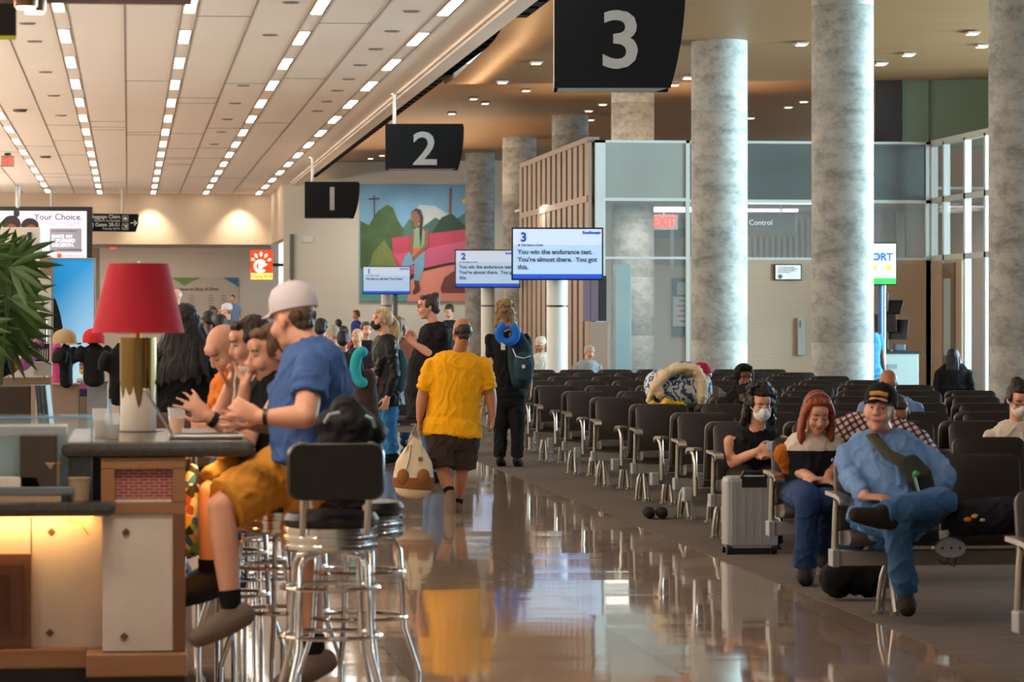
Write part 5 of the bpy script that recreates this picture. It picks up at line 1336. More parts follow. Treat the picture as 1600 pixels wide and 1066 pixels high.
# ------------------------------------------------------------ seated people on the right
def plaid():
    m=bpy.data.materials.new('cloth_plaid'); m.use_nodes=True; nt=m.node_tree; b=nt.nodes['Principled BSDF']; tc=nt.nodes.new('ShaderNodeTexCoord')
    mp=nt.nodes.new('ShaderNodeMapping'); mp.inputs['Rotation'].default_value=(0.3,0.5,0.35); nt.links.new(tc.outputs['Object'],mp.inputs[0])
    facs=[]
    for ax in 'XZ':
        w_=nt.nodes.new('ShaderNodeTexWave'); w_.bands_direction=ax; w_.inputs['Scale'].default_value=8.5; w_.inputs['Distortion'].default_value=0.6; w_.inputs['Detail Scale'].default_value=0.5; nt.links.new(mp.outputs[0],w_.inputs['Vector'])
        r_=nt.nodes.new('ShaderNodeValToRGB'); r_.color_ramp.interpolation='CONSTANT'; r_.color_ramp.elements[0].color=(1,1,1,1); r_.color_ramp.elements[1].color=rgb('8a5a60')+(1,); r_.color_ramp.elements[1].position=0.66; nt.links.new(w_.outputs['Fac'],r_.inputs[0]); facs.append(r_)
    mx=nt.nodes.new('ShaderNodeMix'); mx.data_type='RGBA'; mx.blend_type='MULTIPLY'; mx.inputs[0].default_value=1; nt.links.new(facs[0].outputs[0],mx.inputs[6]); nt.links.new(facs[1].outputs[0],mx.inputs[7])
    m2=nt.nodes.new('ShaderNodeMix'); m2.data_type='RGBA'; m2.blend_type='MULTIPLY'; m2.inputs[0].default_value=1; nt.links.new(mx.outputs[2],m2.inputs[6]); m2.inputs[7].default_value=rgb('cfc2c0')+(1,)
    nt.links.new(m2.outputs[2],b.inputs['Base Color']); b.inputs['Roughness'].default_value=0.9; return m
denim = cloth('jeans_wash','3c6490',noise=0.25); shirtb = cloth('shirt_blue','6f93c4',noise=0.08)
D=18.1
t,M,B = person('man in dark cap and light blue shirt sprawled on the nearest bench, leg crossed', D,
    (1374,643,0.0),(1385,692,0.08),(1392,806,-0.06), yaw=-14, by=8, pitch=-10, roll=-5, belly=0.06, wide=1.15, sh=0.2, sk='pink', fat=1.08, collar=True, hs='nape', hc='5a5048', vox=0.0075,
    ea=(1330,745,-0.05), wa=(1352,776,-0.35), da=(1,-0.05,-0.3), na=(0,1,-0.3), eb=(1478,745,0.0), wb=(1440,800,-0.1), kb=(1475,785,-0.45), ab=(1378,800,-0.62), tb=(1340,792,-0.66),
    ka=(1400,815,-0.55), aa=(1415,928,-0.42), ta=(1422,955,-0.75), topm=shirtb, long=0.9, legm=denim, shoe=cloth('shoe_dark','2a2420'), curl=0.9)
cap(M,t,cloth('cap_black','16161a'),badge=mat('badge_gold','b8862c',0.4))
mb=MB(); P=[(1362,680,-0.02),(1384,706,-0.20),(1410,722,-0.24),(1432,748,-0.22),(1450,780,-0.18)]
mb.loft([W(a,b,D+c) for a,b,c in P],[(0.035,0.010)]*5,FWD.cross(UP),n=10); mb2=mb.build('sling_strap',cloth('strap_olive','4a4a3e'),None)
sb=thing('sling_bag','dark olive sling bag worn across the blue-shirted man\'s chest','bag',tuple(W(1440,758,D-0.2)))
mb2.parent=sb; mb2.data.transform(pm(sb).inverted())
mb=MB(); mb.loft([W(1422,720,D-0.22),W(1436,745,D-0.25),W(1450,775,D-0.23)],[(0.05,0.03),(0.075,0.04),(0.05,0.03)],RIGHT,n=12); fuse(mb,'pouch',cloth('pouch_charcoal','33362f'),sb,0.01,1)
MB().cyl(W(1428,742,D-0.30),W(1436,775,D-0.30),0.008).build('bottle_clip', M_steel, sb)
MB().sph(W(1431,741,D-0.30),0.018).build('green_clip', mat('clip_green','2f9a4c',0.4), sb)
D=20.45
t,M,B = person('man in plaid shirt seated behind the blue-shirted man, arm on his lap', D+0.2,
    (1398,650,0.1),(1378,670,0.05),(1362,772,0.0), yaw=15, by=5, pitch=25, wide=1.3, sh=0.24, belly=0.06, sk='tan', hs='short', hc='3a2c24',
    ea=(1305,735,-0.15), wa=(1335,762,-0.4), eb=(1450,735,-0.1), topm=plaid(), sleeve=0.98, legm=cloth('jeans_dark','1f3558'), ka=(1335,800,-0.6), aa=(1325,905,-0.55), kb=(1380,800,-0.6), ab=(1375,905,-0.55))
t,M,B = person('red-haired woman in colour-blocked top looking down at her phone', D+0.2,
    (1277,645,-0.22),(1272,688,-0.12),(1270,772,0), yaw=8, by=8, pitch=25, sk='fair', hs='long', hc='8a3c1c', hL=0.22, vox=0.008,
    ea=(1238,730,-0.05), wa=(1275,752,-0.3), da=(1,0,-0.3), na=(0,1,-0.2), eb=(1305,730,-0.05), wb=(1292,750,-0.3), db=(-1,0.1,-0.3), nb=(0,1,-0.2),
    topm=cloth('top_navy','1b1a26'), sleevem=cloth('sleeve_rust','b06418'), sleeve=0.95, legm=cloth('jeans_navy','27406a',noise=0.15), ka=(1262,778,-0.55), aa=(1258,888,-0.45), kb=(1290,782,-0.45), ab=(1283,860,0.1), shoe=cloth('sneaker_black','222022'), ta=(1260,900,-0.7), topmats=[cloth('yoke_cream','cfc3b8')], topsel=lambda c: 1 if c.z > 1.55-(704-500)*20.45/5400 else 0)
MB().tube([M@Vector((0.08*math.cos(a),-0.0,0.045+0.085*math.sin(a))) for a in [PI*i/12 for i in range(13)]],0.004).build('hair_band', mat('band_metal','9a8a80',0.4), t)
q=W(1284,757,D-0.15); tag(MB().box(q,(0.075,0.12,0.01),bev=0.003).build('smartphone', M_black),'dark phone held in the red-haired woman\'s hands','phone')
D=23.85
t,M,B = person('woman with dark curly hair, white mask and black tank top, phone in hand', D,
    (1188,632,-0.2),(1183,672,-0.12),(1180,742,0), yaw=14, by=4, pitch=15, sk='fair', hs='curly', hc='16100e', hL=0.24, sh=0.185, vox=0.0085,
    ea=(1145,722,-0.05), wa=(1185,705,-0.3), da=(1,0.25,-0.1), na=(0,0.2,-1), eb=(1232,715,0.0), wb=(1215,715,-0.3), db=(-1,0.2,-0.1), topm=cloth('tank_black','111115'), sleeveless=True, legm=cloth('trouser_black','18181c'), ka=(1168,762,-0.5), kb=(1205,762,-0.5), aa=(1165,850,-0.45), ab=(1210,850,-0.45))
facemask(M,t)
q=W(1213,696,D-0.36); tag(MB().box((0,0,0),(0.13,0.010,0.072),bev=0.003,M=Matrix.Translation(q)@Matrix.Rotation(-0.1,4,'Z')@Matrix.Rotation(-0.6,4,'X')@Matrix.Rotation(-0.12,4,'Y')).build('smartphone', mat('phone_blue','8fa3b0',0.3)),'pale blue phone held by the masked woman in black tank top','phone')
# grey suitcase
D=22.9; a=W(1131,744,D); b=W(1213,858,D)
sc=thing('suitcase','light grey hard-shell suitcase standing before the masked woman in black','suitcase',((a.x+b.x)/2,a.y,0))
Msc=mat('case_grey','8e9294',0.4,noise=0.05)
MB().box(((a.x+b.x)/2,a.y,(a.z+b.z)/2),(b.x-a.x,0.24,a.z-b.z),bev=0.035).build('shell', Msc, sc)
for i in range(5): MB().box((a.x+0.06+i*(b.x-a.x-0.12)/4,a.y-0.118,(a.z+b.z)/2),(0.012,0.012,(a.z-b.z)*0.82)).build('rib', Msc, sc)
MB().b2((a.x+0.02,a.y-0.11,b.z-0.015),(b.x-0.02,a.y+0.11,b.z+0.02)).build('base_plate', M_black, sc)
for sx in (a.x+0.02,b.x-0.03):
    for sy in (-0.09,0.09): MB().cyl((sx-0.018,a.y+sy,0.036),(sx+0.018,a.y+sy,0.036),0.034,n=20).build('wheel', M_black, sc)
MB().tube([(a.x+0.10,a.y-0.10,a.z-0.01),(a.x+0.11,a.y-0.13,a.z+0.03),(b.x-0.09,a.y-0.13,a.z+0.03),(b.x-0.08,a.y-0.10,a.z-0.01)],0.014).build('top_handle', M_black, sc)
MB().b2((a.x+0.1,a.y-0.125,a.z-0.07),(b.x-0.08,a.y-0.11,a.z-0.0)).build('handle_recess', M_black, sc)
MB().tube([(b.x-0.03,a.y-0.125,a.z-0.37),(b.x-0.0,a.y-0.15,a.z-0.35),(b.x-0.0,a.y-0.15,a.z-0.28),(b.x-0.03,a.y-0.125,a.z-0.26)],0.008).build('side_handle', M_whitemet, sc)
# woman in hijab
D=31.55
t,M,B = person('woman in black headscarf holding a phone before her face', D,
    (1163,592,0),(1162,618,0),(1160,668,0), yaw=10, by=5, pitch=5, sk='brown', hs=None, k=1.0, ea=(1150,640,-0.15), wa=(1160,622,-0.3), da=(0.1,1,0), na=(0,0,1), topm=cloth('robe_black','111114'), long=True, legm=cloth('trouser_black','18181c'), eb=(1185,650,0))
mb=MB(); ell(mb,M,(0,-0.03,0.035),(0.10,0.105,0.108)); ell(mb,M,(0,-0.04,-0.08),(0.10,0.085,0.10)); ell(mb,M,(0,0.02,-0.16),(0.12,0.10,0.07)); ell(mb,M,(0,0.05,0.105),(0.07,0.045,0.03))
fuse(mb,'headscarf',cloth('scarf_black','131215'),t,0.012,2)
q=W(1163,606,D-0.32); tag(MB().box((0,0,0),(0.14,0.01,0.075),bev=0.003,M=Matrix.Translation(q)@Matrix.Rotation(-0.3,4,'Y')).build('smartphone', mat('phone_dark','2c2e33',0.3)),'phone held up by the woman in the black headscarf','phone')
D=29.0
t,M,B = person('balding man in pale blue shirt with his head bowed, behind the capped man', D,
    (1388,600,0),(1392,624,0.02),(1392,735,0), yaw=5, by=2, pitch=28, wide=1.15, sh=0.21, sk='tan', hs='fringe', hc='3a3430', collar=True, topm=cloth('shirt_pale','7489b0'), sleeve=0.9, legm=cloth('trouser_black','18181c'))
D=23.85
t,M,B = person('woman in white shirt, glasses and white mask at the right edge', D,
    (1592,625,-0.1),(1590,668,-0.02),(1592,742,0), yaw=10, by=6, pitch=22, sk='fair', hs='bun', hc='2c1c18', collar=True, topm=cloth('shirt_white','cdc3b8'), long=True, legm=cloth('trouser_black','18181c'), )
facemask(M,t,'e6e2de'); glasses(M,t)
D=47.0
t,M,B = person('person with black hair seen from behind near the glass doors', D,
    (1489,559,0),(1490,575,0),(1490,606,0), yaw=170, by=175, sk='tan', hs='long', hc='0e0d10', hL=0.2, topm=cloth('jacket_charcoal','17191c'), long=True, legm=cloth('trouser_black','18181c'), sh=0.2, vox=0.012, eyes=False)
D=57.0
t,M,B = person('older man in white cap and white shirt seated left of the gate 3 post', D,
    (845,540,0),(846,556,0),(848,592,0), yaw=-15, by=0, pitch=10, sk='tan', hs='nape', hc='8a8680', top='polo_white', toph='d8d8d4', vox=0.012, eyes=False, legm=cloth('trouser_black','18181c'))
cap(M,t,cloth('cap_cream','cfc6b4'))
t,M,B = person('elderly person in patterned shirt seated right of the gate 3 post', D-1,
    (921,551,0),(918,567,0),(916,600,0), yaw=20, by=10, pitch=10, sk='pink', hs='short', hc='b8b4ae', top='shirt_pattern', toph='9aa4a8', vox=0.012, eyes=False, legm=cloth('trouser_black','18181c'))
t,M,B = person('person in blue patterned shirt standing behind the tall bright column', 54.0,
    (1356,500,0),(1358,520,0),(1360,585,0), yaw=20, by=20, sk='brown', hs='short', hc='1c1614', topm=cloth('shirt_floral','3f7fa8',noise=0.6,scale=14), stand=True, vox=0.012, eyes=False, legm=cloth('trouser_black','18181c'))
# ------------------------------------------------------------ crowd waiting further back on the left of the aisle
def crowd(label, D, px, py, yaw, hc, th, sk='fair', hs='short', sit=True, pitch=5, extra=None, k=1.0, hd=None):
    s=F/D; 
    nkp=(px+(2 if yaw<0 else -2)*0.3, py+0.175*s*k); hgt = 0.49*k
    pvp=(nkp[0]+1, nkp[1]+hgt*s)
    t,M,B = person(label, D, (px,py,0), nkp, pvp, yaw=yaw, by=yaw, pitch=pitch, sk=sk, hs=hs, hc=hc, topm=cloth('crowd_'+th,th), vox=0.02 if D>50 else 0.016, eyes=False, stand=not sit, k=k, legm=cloth('jeans_dark','1f3558'), hL=0.2)
    return t,M,B
crowd('woman in blue top standing by the wall below gate 1 screen',88,556,492,-60,'6a4a3c','2c3f96',sit=False,sk='pink')
crowd('man in dark suit looking toward camera, beside the blonde woman',50,572,516,15,'4a3428','1c1d22',sk='pink')
crowd('grey-haired bald man in dark clothes among the seated crowd',47,558,527,-20,'8a7a6c','2a2c33',hs='fringe')
crowd('dark-haired person in red seated in the crowd',60,537,520,160,'1c1614','b0382c',sk='brown')
crowd('person with short brown hair by the wall, far in the crowd',80,529,507,175,'3a2c24','3c4048')
crowd('grey-haired woman in pale top in the seated crowd',48,520,522,-150,'9a9284','b8b4b0')
crowd('black-haired person seated in front of the grey-haired woman',43,536,532,178,'100e10','23252b',sk='tan')
crowd('dark-haired person partly hidden behind the man in blue t-shirt',40,502,514,170,'151316','2c2f36')
t,M,B=crowd('man in dark shirt standing, looking down, right of the woman in black',62,702,487,-20,'2c2420','23272e',sit=False,pitch=25,k=1.05)
t,M,B=crowd('man in white cap and grey shirt standing with his back turned',62,354,487,-110,'6a6460','4c4e54',sit=False,hs='nape'); cap(M,t,cloth('cap_white','cfcbd4'))
crowd('small child held above the crowd near the white-capped man',63,363,467,-10,'1c1614','5a6a84',sit=False,sk='tan',k=0.62)
crowd('man in white t-shirt and glasses beside the white-capped man',66,367,486,-10,'2c2420','d4d0cc',sit=False,sk='tan')
crowd('woman with dark hair in black beside the mural text wall',64,333,489,20,'100e10','17181c',sit=False,sk='brown')
crowd('dark-haired woman in a blue top low in the crowd',46,325,500,-150,'0e0c0e','2a4a9a',sit=True,sk='brown')
crowd('dark-haired woman in light top in front of the white-capped man',44,345,506,175,'120f10','a89a90',sit=True,sk='brown')
crowd('white-haired man in pale shirt standing just right of the red lampshade',58,275,462,-60,'d0ccc6','c9bfb8',sit=False,hs='fringe',sk='pink')
crowd('person in orange top standing beyond the woman with braids',56,293,485,170,'5a4432','c8783c',sit=False)
crowd('woman with long brown hair waiting behind the blonde woman',42,622,510,160,'7a5c44','8a5a4c',sit=False,hs='long')
# ------------------------------------------------------------ bar canopy, television, palm
can = thing('bar_canopy','dark reddish wooden canopy over the bar at the top left','canopy',(-1.5,10.5,2.75))
MB().b2((-4,7.5,2.752),(0.24,13.25,2.95)).build('canopy_board', mat('canopy_wood','5a2a1a',0.35,noise=0.3,scale=2,stretch=(8,1,1)), can)
for i,(px,py) in enumerate(((43,6),(54,11))):
    D=12.9; q=W(px,py,D); q.z=2.75
    s_=thing('spotlight','round lit spotlight under the wooden canopy, %s of two' % ('left' if i==0 else 'right'),'spotlight',(q.x,q.y-0.2*(1-i),2.75))
    MB().lathe((0,0,-0.05),[(0.042,0),(0.045,0.05)],n=20).build('can', mat('spot_can','c09a80',0.3,0.6), s_, world=False)
    MB().cyl((0,0,-0.056),(0,0,-0.05),0.034,n=20).build('lens', mat('spot_lens','ffe0b0',0.5,emit=12,noise=0), s_, world=False)
D=13.9; a=W(-60,-30,D); b=W(25,60,D)
tv = thing('television','black television corner with yellow lower edge at the top left','television',tuple((a+b)/2))
MB().b2((a.x,a.y,b.z+0.012),(b.x,a.y+0.05,a.z)).build('casing', M_black, tv)
MB().b2((a.x,a.y-0.002,b.z),(b.x,a.y+0.05,b.z+0.012)).build('yellow_edge', mat('edge_yellow','b8b020',0.4,emit=0.3), tv)
MB().cyl(((a.x+b.x)/2,a.y+0.03,a.z-0.02),((a.x+b.x)/2,a.y-0.9,2.9),0.02).build('mount', M_black, tv)
D=20.0
pl = thing('potted_palm','green fan-leaved potted palm at the left edge','plant',tuple(Wz(-20,D,0)))
base = Wz(-22,D,0); rp = random.Random(21)
MB().lathe(tuple(base),[(0.16,0),(0.2,0.02),(0.24,0.42),(0.22,0.42)],n=24).build('pot', mat('pot_dark','2c2a28',0.5), pl)
MB().lathe(tuple(base),[(0.21,0.38),(0.2,0.40)],n=20).build('soil', mat('soil','2a2018',0.9,noise=0.4), pl)
Mleaf = mat('palm_leaf','33591f',0.4,noise=0.35,scale=5,spec=0.5); Mstem = mat('palm_stem','4a5a2a',0.6)
for i in range(26):
    px = rp.uniform(-70,26); py = rp.uniform(395,535)
    c = W(px,py,D+rp.uniform(-0.3,0.3))
    b0 = base+Vector((rp.uniform(-0.06,0.06),rp.uniform(-0.06,0.06),0.4))
    mid = b0.lerp(c,0.55)+Vector((0,0,0.05))
    MB().tube([b0,mid,c],[0.008,0.006,0.004],n=6).build('stem', Mstem, pl)
    mb = MB(); out = (c-b0); out.z = 0
    ang0 = math.atan2((c.z-1.2),(px+20)/270.0*1.0+0.3) if False else rp.uniform(-0.6,1.0)
    for k in range(9):
        a = ang0+(k-4)*0.30; L = rp.uniform(0.24,0.34)*(1-0.05*abs(k-4))
        dr = RIGHT*math.cos(a)+UP*math.sin(a)+FWD*rp.uniform(-0.4,0.4); dr.normalize()
        sd = dr.cross(FWD).normalized(); w_ = 0.021
        p = [c, c+dr*L*0.35, c+dr*L*0.7-UP*0.02, c+dr*L-UP*0.04]
        ws = [0.004, w_, w_*0.8, 0.001]
        vs = [(mb.bm.verts.new(q+sd*w2), mb.bm.verts.new(q-FWD*0.004), mb.bm.verts.new(q-sd*w2)) for q,w2 in zip(p,ws)]
        for u,v in zip(vs,vs[1:]):
            mb.bm.faces.new((u[0],u[1],v[1],v[0])); mb.bm.faces.new((u[1],u[2],v[2],v[1]))
    mb.smooth = True
    mb.build('frond', Mleaf, pl)
for px in (60,200,340):
    p=Wz(px,12.7,2.70); l=bpy.data.lights.new('canopy_spot','SPOT'); l.energy=38; l.color=(1,0.8,0.6); l.spot_size=1.9; l.spot_blend=0.8; l.shadow_soft_size=0.06
    o=bpy.data.objects.new('canopy_spot',l); COL.objects.link(o); o.location=p; o.rotation_euler=(0.25,0,0)
# booth seat back, rack of menus
D=17.5
bo = thing('booth_seat','dark brown high booth seat back with beige end panel at the left','booth seat',tuple(Wz(10,D,0)))
a=W(-80,603,D); b=W(48,700,D)
MB().b2((a.x,a.y,0.0),(b.x,a.y+0.1,a.z),bev=0.01).build('backrest', mat('booth_brown','3a322d',0.5,noise=0.08), bo)
MB().b2((b.x,a.y-0.01,0.0),(b.x+0.025,a.y+0.12,a.z)).build('end_panel', mat('booth_trim','a89684',0.5), bo)
MB().b2((a.x,a.y-0.45,0.0),(b.x,a.y,0.46),bev=0.02).build('seat', mat('booth_brown','3a322d'), bo)
for i in range(6):
    q=W(58+3.0*i,602,D-0.4); q2=W(66+3.2*i,645,D-0.4)
    mb=MB(); mb.prism([q-FWD*0.08,q+FWD*0.08,Vector((q2.x,q2.y,0.95))+FWD*0.08,Vector((q2.x,q2.y,0.95))-FWD*0.08],RIGHT*0.006)
    o=mb.build('menu', mat('menu_blue','5c7484',0.4,noise=0.1) if i%2 else mat('menu_dark','3a4a56',0.4)); tag(o,'blue-grey menu leaning in the slanted stack beside the booth','menu','menus stacked beside the booth')
q=W(72,645,D-0.4); 
hs_=thing('host_table','dark square side table carrying the menus beside the booth','table',(q.x,q.y,0))
MB().box((q.x,q.y,0.935),(0.36,0.34,0.03)).build('table_top', M_black, hs_)
MB().cyl((q.x,q.y,0),(q.x,q.y,0.92),0.03).cyl((q.x,q.y,0),(q.x,q.y,0.02),0.16).build('pedestal', M_black, hs_)
# ------------------------------------------------------------ shop at the left
D=30.0
M_fix = mat('shop_taupe','8a7868',0.5,noise=0.12,scale=2,stretch=(6,1,0.5))
def sx(px,D=30.0): return Wz(px,D,0).x
def sz(py,D=30.0): return CH+(500-py)*D/F
ys=Wz(100,30.0,0).y
tag(MB().b2((sx(62),ys,0),(sx(82.5),ys+0.5,sz(402)),bev=0.005).build('shop_pillar', M_fix),'tall taupe shop end panel beside the blue poster','panel')
t=thing('blue_poster','tall lit light-blue poster panel with a hanging jacket picture','poster',(sx(115),ys+0.3,0))
def grad():
    m=mat('poster_blue','3fa3dc',0.4,emit=0.7,noise=0.02); nt=m.node_tree; b=nt.nodes['Principled BSDF']; tc=[n for n in nt.nodes if n.type=='TEX_COORD'][0]
    mp=nt.nodes.new('ShaderNodeMapping'); mp.inputs['Location'].default_value=(0.2,0,-1.0); mp.inputs['Scale'].default_value=(-0.8,1,0.9); nt.links.new(tc.outputs['Object'],mp.inputs[0])
    sp=nt.nodes.new('ShaderNodeSeparateXYZ'); nt.links.new(mp.outputs[0],sp.inputs[0])
    ad=nt.nodes.new('ShaderNodeMath'); ad.operation='ADD'; nt.links.new(sp.outputs['X'],ad.inputs[0]); nt.links.new(sp.outputs['Z'],ad.inputs[1])
    r=nt.nodes.new('ShaderNodeValToRGB'); r.color_ramp.elements[0].color=rgb('b4dcec')+(1,); r.color_ramp.elements[1].color=rgb('1f8fd0')+(1,); r.color_ramp.elements[0].position=0.0; r.color_ramp.elements[1].position=0.95; nt.links.new(ad.outputs[0],r.inputs[0])
    nt.links.new(r.outputs[0],b.inputs['Base Color']); nt.links.new(r.outputs[0],b.inputs['Emission Color']); return m
MB().b2((sx(82),ys+0.31,0.5),(sx(146),ys+0.34,sz(404))).build('printed_sheet', grad(), t)
MB().b2((sx(146),ys+0.28,0),(sx(149),ys+0.38,sz(403))).b2((sx(82),ys+0.28,sz(404)),(sx(149),ys+0.38,sz(402))).b2((sx(82),ys+0.3,0),(sx(149),ys+0.36,0.5)).build('frame', M_steel, t)
mb=MB(); mb.prism([Vector((sx(x),ys+0.305,sz(y))) for x,y in ((82,463),(86,468),(90,480),(94,495),(97,512),(93,521),(88,520),(84,526),(82,522))],(0,0.004,0)); mb.build('jacket_picture', mat('jacket_print','10202c',0.5), t)
# shelf cabinets and dressed torso forms
for i,(x0,x1,y0,lab,mm_) in enumerate(((82,123,603,'wood-grain shop cabinet below the tall black shirt stand',M_fix),(136,168,599,'grey metal shop cabinet right of the wood-grain one',mat('cabinet_metal','8d939a',0.4,0.5)))):
    t=thing('shop_cabinet',lab,'cabinet',(sx(x0,28.5),Wz(100,28.5,0).y,0))
    yy_=Wz(100,28.5,0).y
    MB().b2((sx(x0,28.5),yy_,0),(sx(x1,28.5),yy_+0.5,sz(y0,28.5)),bev=0.004).build('body', mm_, t)
    MB().b2((sx(x0,28.5)-0.004,yy_-0.01,sz(y0,28.5)),(sx(x1,28.5)+0.004,yy_+0.51,sz(y0,28.5)+0.015)).build('top', M_fix, t)
def torso_form(px,py0,py1,wpx,D,lab,colr,capc=None,yaw=20,extra=None):
    s=F/D; q=W(px,py1,D); h=(py1-py0)/s; wd=wpx/s/2
    t=thing('shirt_form',lab,'clothing display',tuple(q))
    f=face_dir(yaw); sd=f.cross(UP).normalized()
    mb=MB(); mb.loft([q+UP*0.02,q+UP*h*0.4,q+UP*h*0.75,q+UP*h*0.92,q+UP*h],[(wd*0.75,wd*0.5),(wd*0.72,wd*0.5),(wd*0.85,wd*0.5),(wd*0.6,wd*0.4),(wd*0.25,wd*0.25)],sd,n=18)
    for k in (-1,1): mb.loft([q+UP*h*0.85+sd*k*wd*0.6,q+UP*h*0.72+sd*k*wd*0.95,q+UP*h*0.55+sd*k*wd*1.05],[(0.06,0.06),(0.065,0.065),(0.06,0.06)],f,n=10,cap='flat')
    fuse(mb,'shirt',cloth('shop_'+colr,colr),t,0.012,1,disp=(0.006,(10,10,7),'fold'))
    MB().cyl(Vector((q.x,q.y,0.0 if px in (186,90) else CH-(603-500)*28.5/F)),q+UP*0.1,0.012).build('stand', M_steel, t)
    if extra: extra(t,q,h,f)
    if capc:
        M=Matrix.Translation(q+UP*(h-0.03))@Matrix((sd*-1,f,UP)).transposed().to_4x4()
        cc=cap(M,None,cloth('cap_'+capc,capc)); cc.name='baseball_cap'; tag(cc,'%s cap on top of a shirt form in the shop' % {'a89070':'beige','c02a34':'red'}[capc],'cap')
def decal(t,q,h,f):
    for i,c in enumerate(('e8a020','3fa0c0','d04a80')):
        MB().sph(q+UP*h*(0.35+0.08*i)+f*0.11+RIGHT*0.05,(0.03,0.02,0.03)).build('print', mat('print_'+c,c,0.6), t)
torso_form(103,538,602,34,28.4,'black t-shirt with bright print on a shop stand','17191c','a89070',60,decal)
torso_form(147,537,598,46,28.3,'black t-shirt under the red cap on the grey cabinet','121316','c02a34',170)
torso_form(186,540,628,44,26.5,'black shirt display partly hidden behind the lamp base','101012',None,175)
torso_form(90,535,600,26,29.2,'pink top on a stand behind the printed black shirt','c04a80',None,30)
# folded clothes
rr_=random.Random(9)
for k in range(10):
    col=['c0488a','2a3a6a','8a8a90','3a2a4a','d0d0d4'][k%5]
    q=W(124+ (k%2)*3,603-3.2*(k//2)-1,29.2); q.x+= (k%2)*0.02
    z0=0.90+0.032*(k//2)
    o=MB().box((sx(128 if k%2 else 92,29.3),Wz(100,29.3,0).y+0.1,z0+0.015),(0.10,0.2,0.028),bev=0.008).build('folded_shirt', cloth('fold_'+col,col)); tag(o,'folded shirt in a low pile on the shop shelf','shirt','folded shirts on the shop shelf')
o=MB().b2((sx(84,29.3),Wz(100,29.3,0).y-0.05,0),(sx(140,29.3),Wz(100,29.3,0).y+0.3,0.90)).build('display_table', M_fix); tag(o,'low shop table under the folded shirts','table')
# row of caps on a rack (pink, orange, white, purple, black)
def hat(px,py,D,c,lab,yaw,k=1.0):
    q=W(px,py,D); f=face_dir(yaw); x=f.cross(UP).normalized()
    M=Matrix.Translation(q)@Matrix((x,f,UP)).transposed().to_4x4()@Matrix.Rotation(1.0,4,'X')@Matrix.Scale(k,4)
    cc=cap(M,None,cloth('hat_'+c,c)); cc.name='baseball_cap'; tag(cc,lab,'cap','caps on the shop rack')
for px,py,c,nm in ((56,562,'a04a90','purple'),(50,560,'d8d4d8','white'),(43,562,'c8502a','orange'),(35,568,'14141a','black'),(24,572,'111114','black'),(14,566,'1a1a20','black'),(30,545,'2a4a9a','blue'),(46,538,'c0c4cc','pale'),(40,520,'b0a48e','beige'),(28,515,'d0d0d0','white'),(54,526,'9a8a6a','tan')):
    hat(px,py,24.0,c,'%s baseball cap hanging on the shop rack behind the palm' % nm,70)
t=thing('hat_rack','white and steel hat rack with small black price board','rack',(sx(35,24.2),Wz(35,24.2,0).y,0))
yr=Wz(35,24.25,0).y
MB().b2((sx(-20,24.25),yr,0),(sx(80,24.25),yr+0.05,sz(590,24.25))).build('lower_panel', M_fix, t)
MB().b2((sx(0,24.25),yr+0.3,0),(sx(78,24.25),yr+0.33,sz(430,24.25))).build('back_panel', mat('rack_white','c9ccc8',0.5), t)
MB().b2((sx(55,24.25),yr+0.0,sz(565,24.25)),(sx(77,24.25),yr+0.02,sz(537,24.25))).build('price_board', M_black, t)
for i in range(5): MB().b2((sx(58+3.6*i,24.2),yr-0.004,sz(562,24.2)),(sx(60+3.6*i,24.2),yr,sz(545,24.2))).build('board_mark', mat('mark_white','c8c8c8',0.6), t)
MB().b2((sx(52,24.25),yr-0.02,sz(587,24.25)),(sx(81,24.25),yr+0.2,sz(566,24.25))).build('counter_box', mat('counter_pale','b5bab4',0.5), t)
MB().cyl((sx(12,24.2),yr+0.05,0),(sx(12,24.2),yr+0.05,sz(500,24.2)),0.012).cyl((sx(70,24.2),yr+0.05,0),(sx(70,24.2),yr+0.05,sz(500,24.2)),0.012).build('upright', M_steel, t)
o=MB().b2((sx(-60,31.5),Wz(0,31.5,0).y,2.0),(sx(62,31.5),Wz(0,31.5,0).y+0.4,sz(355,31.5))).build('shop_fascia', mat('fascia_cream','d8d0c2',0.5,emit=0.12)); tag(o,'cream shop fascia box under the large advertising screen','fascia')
o=MB().b2((sx(-60,31.4),Wz(0,31.3,0).y,0.0),(sx(54,31.4),Wz(0,31.4,0).y+0.3,2.0)).build('shop_back_wall', mat('shop_blue','3f6fa8',0.5,noise=0.5,scale=5)); tag(o,'blue merchandise wall behind the hat rack','wall panel')
o=MB().cyl((sx(45,31.3),Wz(0,31.5,0).y-0.015,sz(392,31.3)),(sx(45,31.3),Wz(0,31.5,0).y-0.015,sz(362,31.3)),0.02).build('hanging_rod', M_black); tag(o,'short dark rod in front of the cream shop fascia','rod')
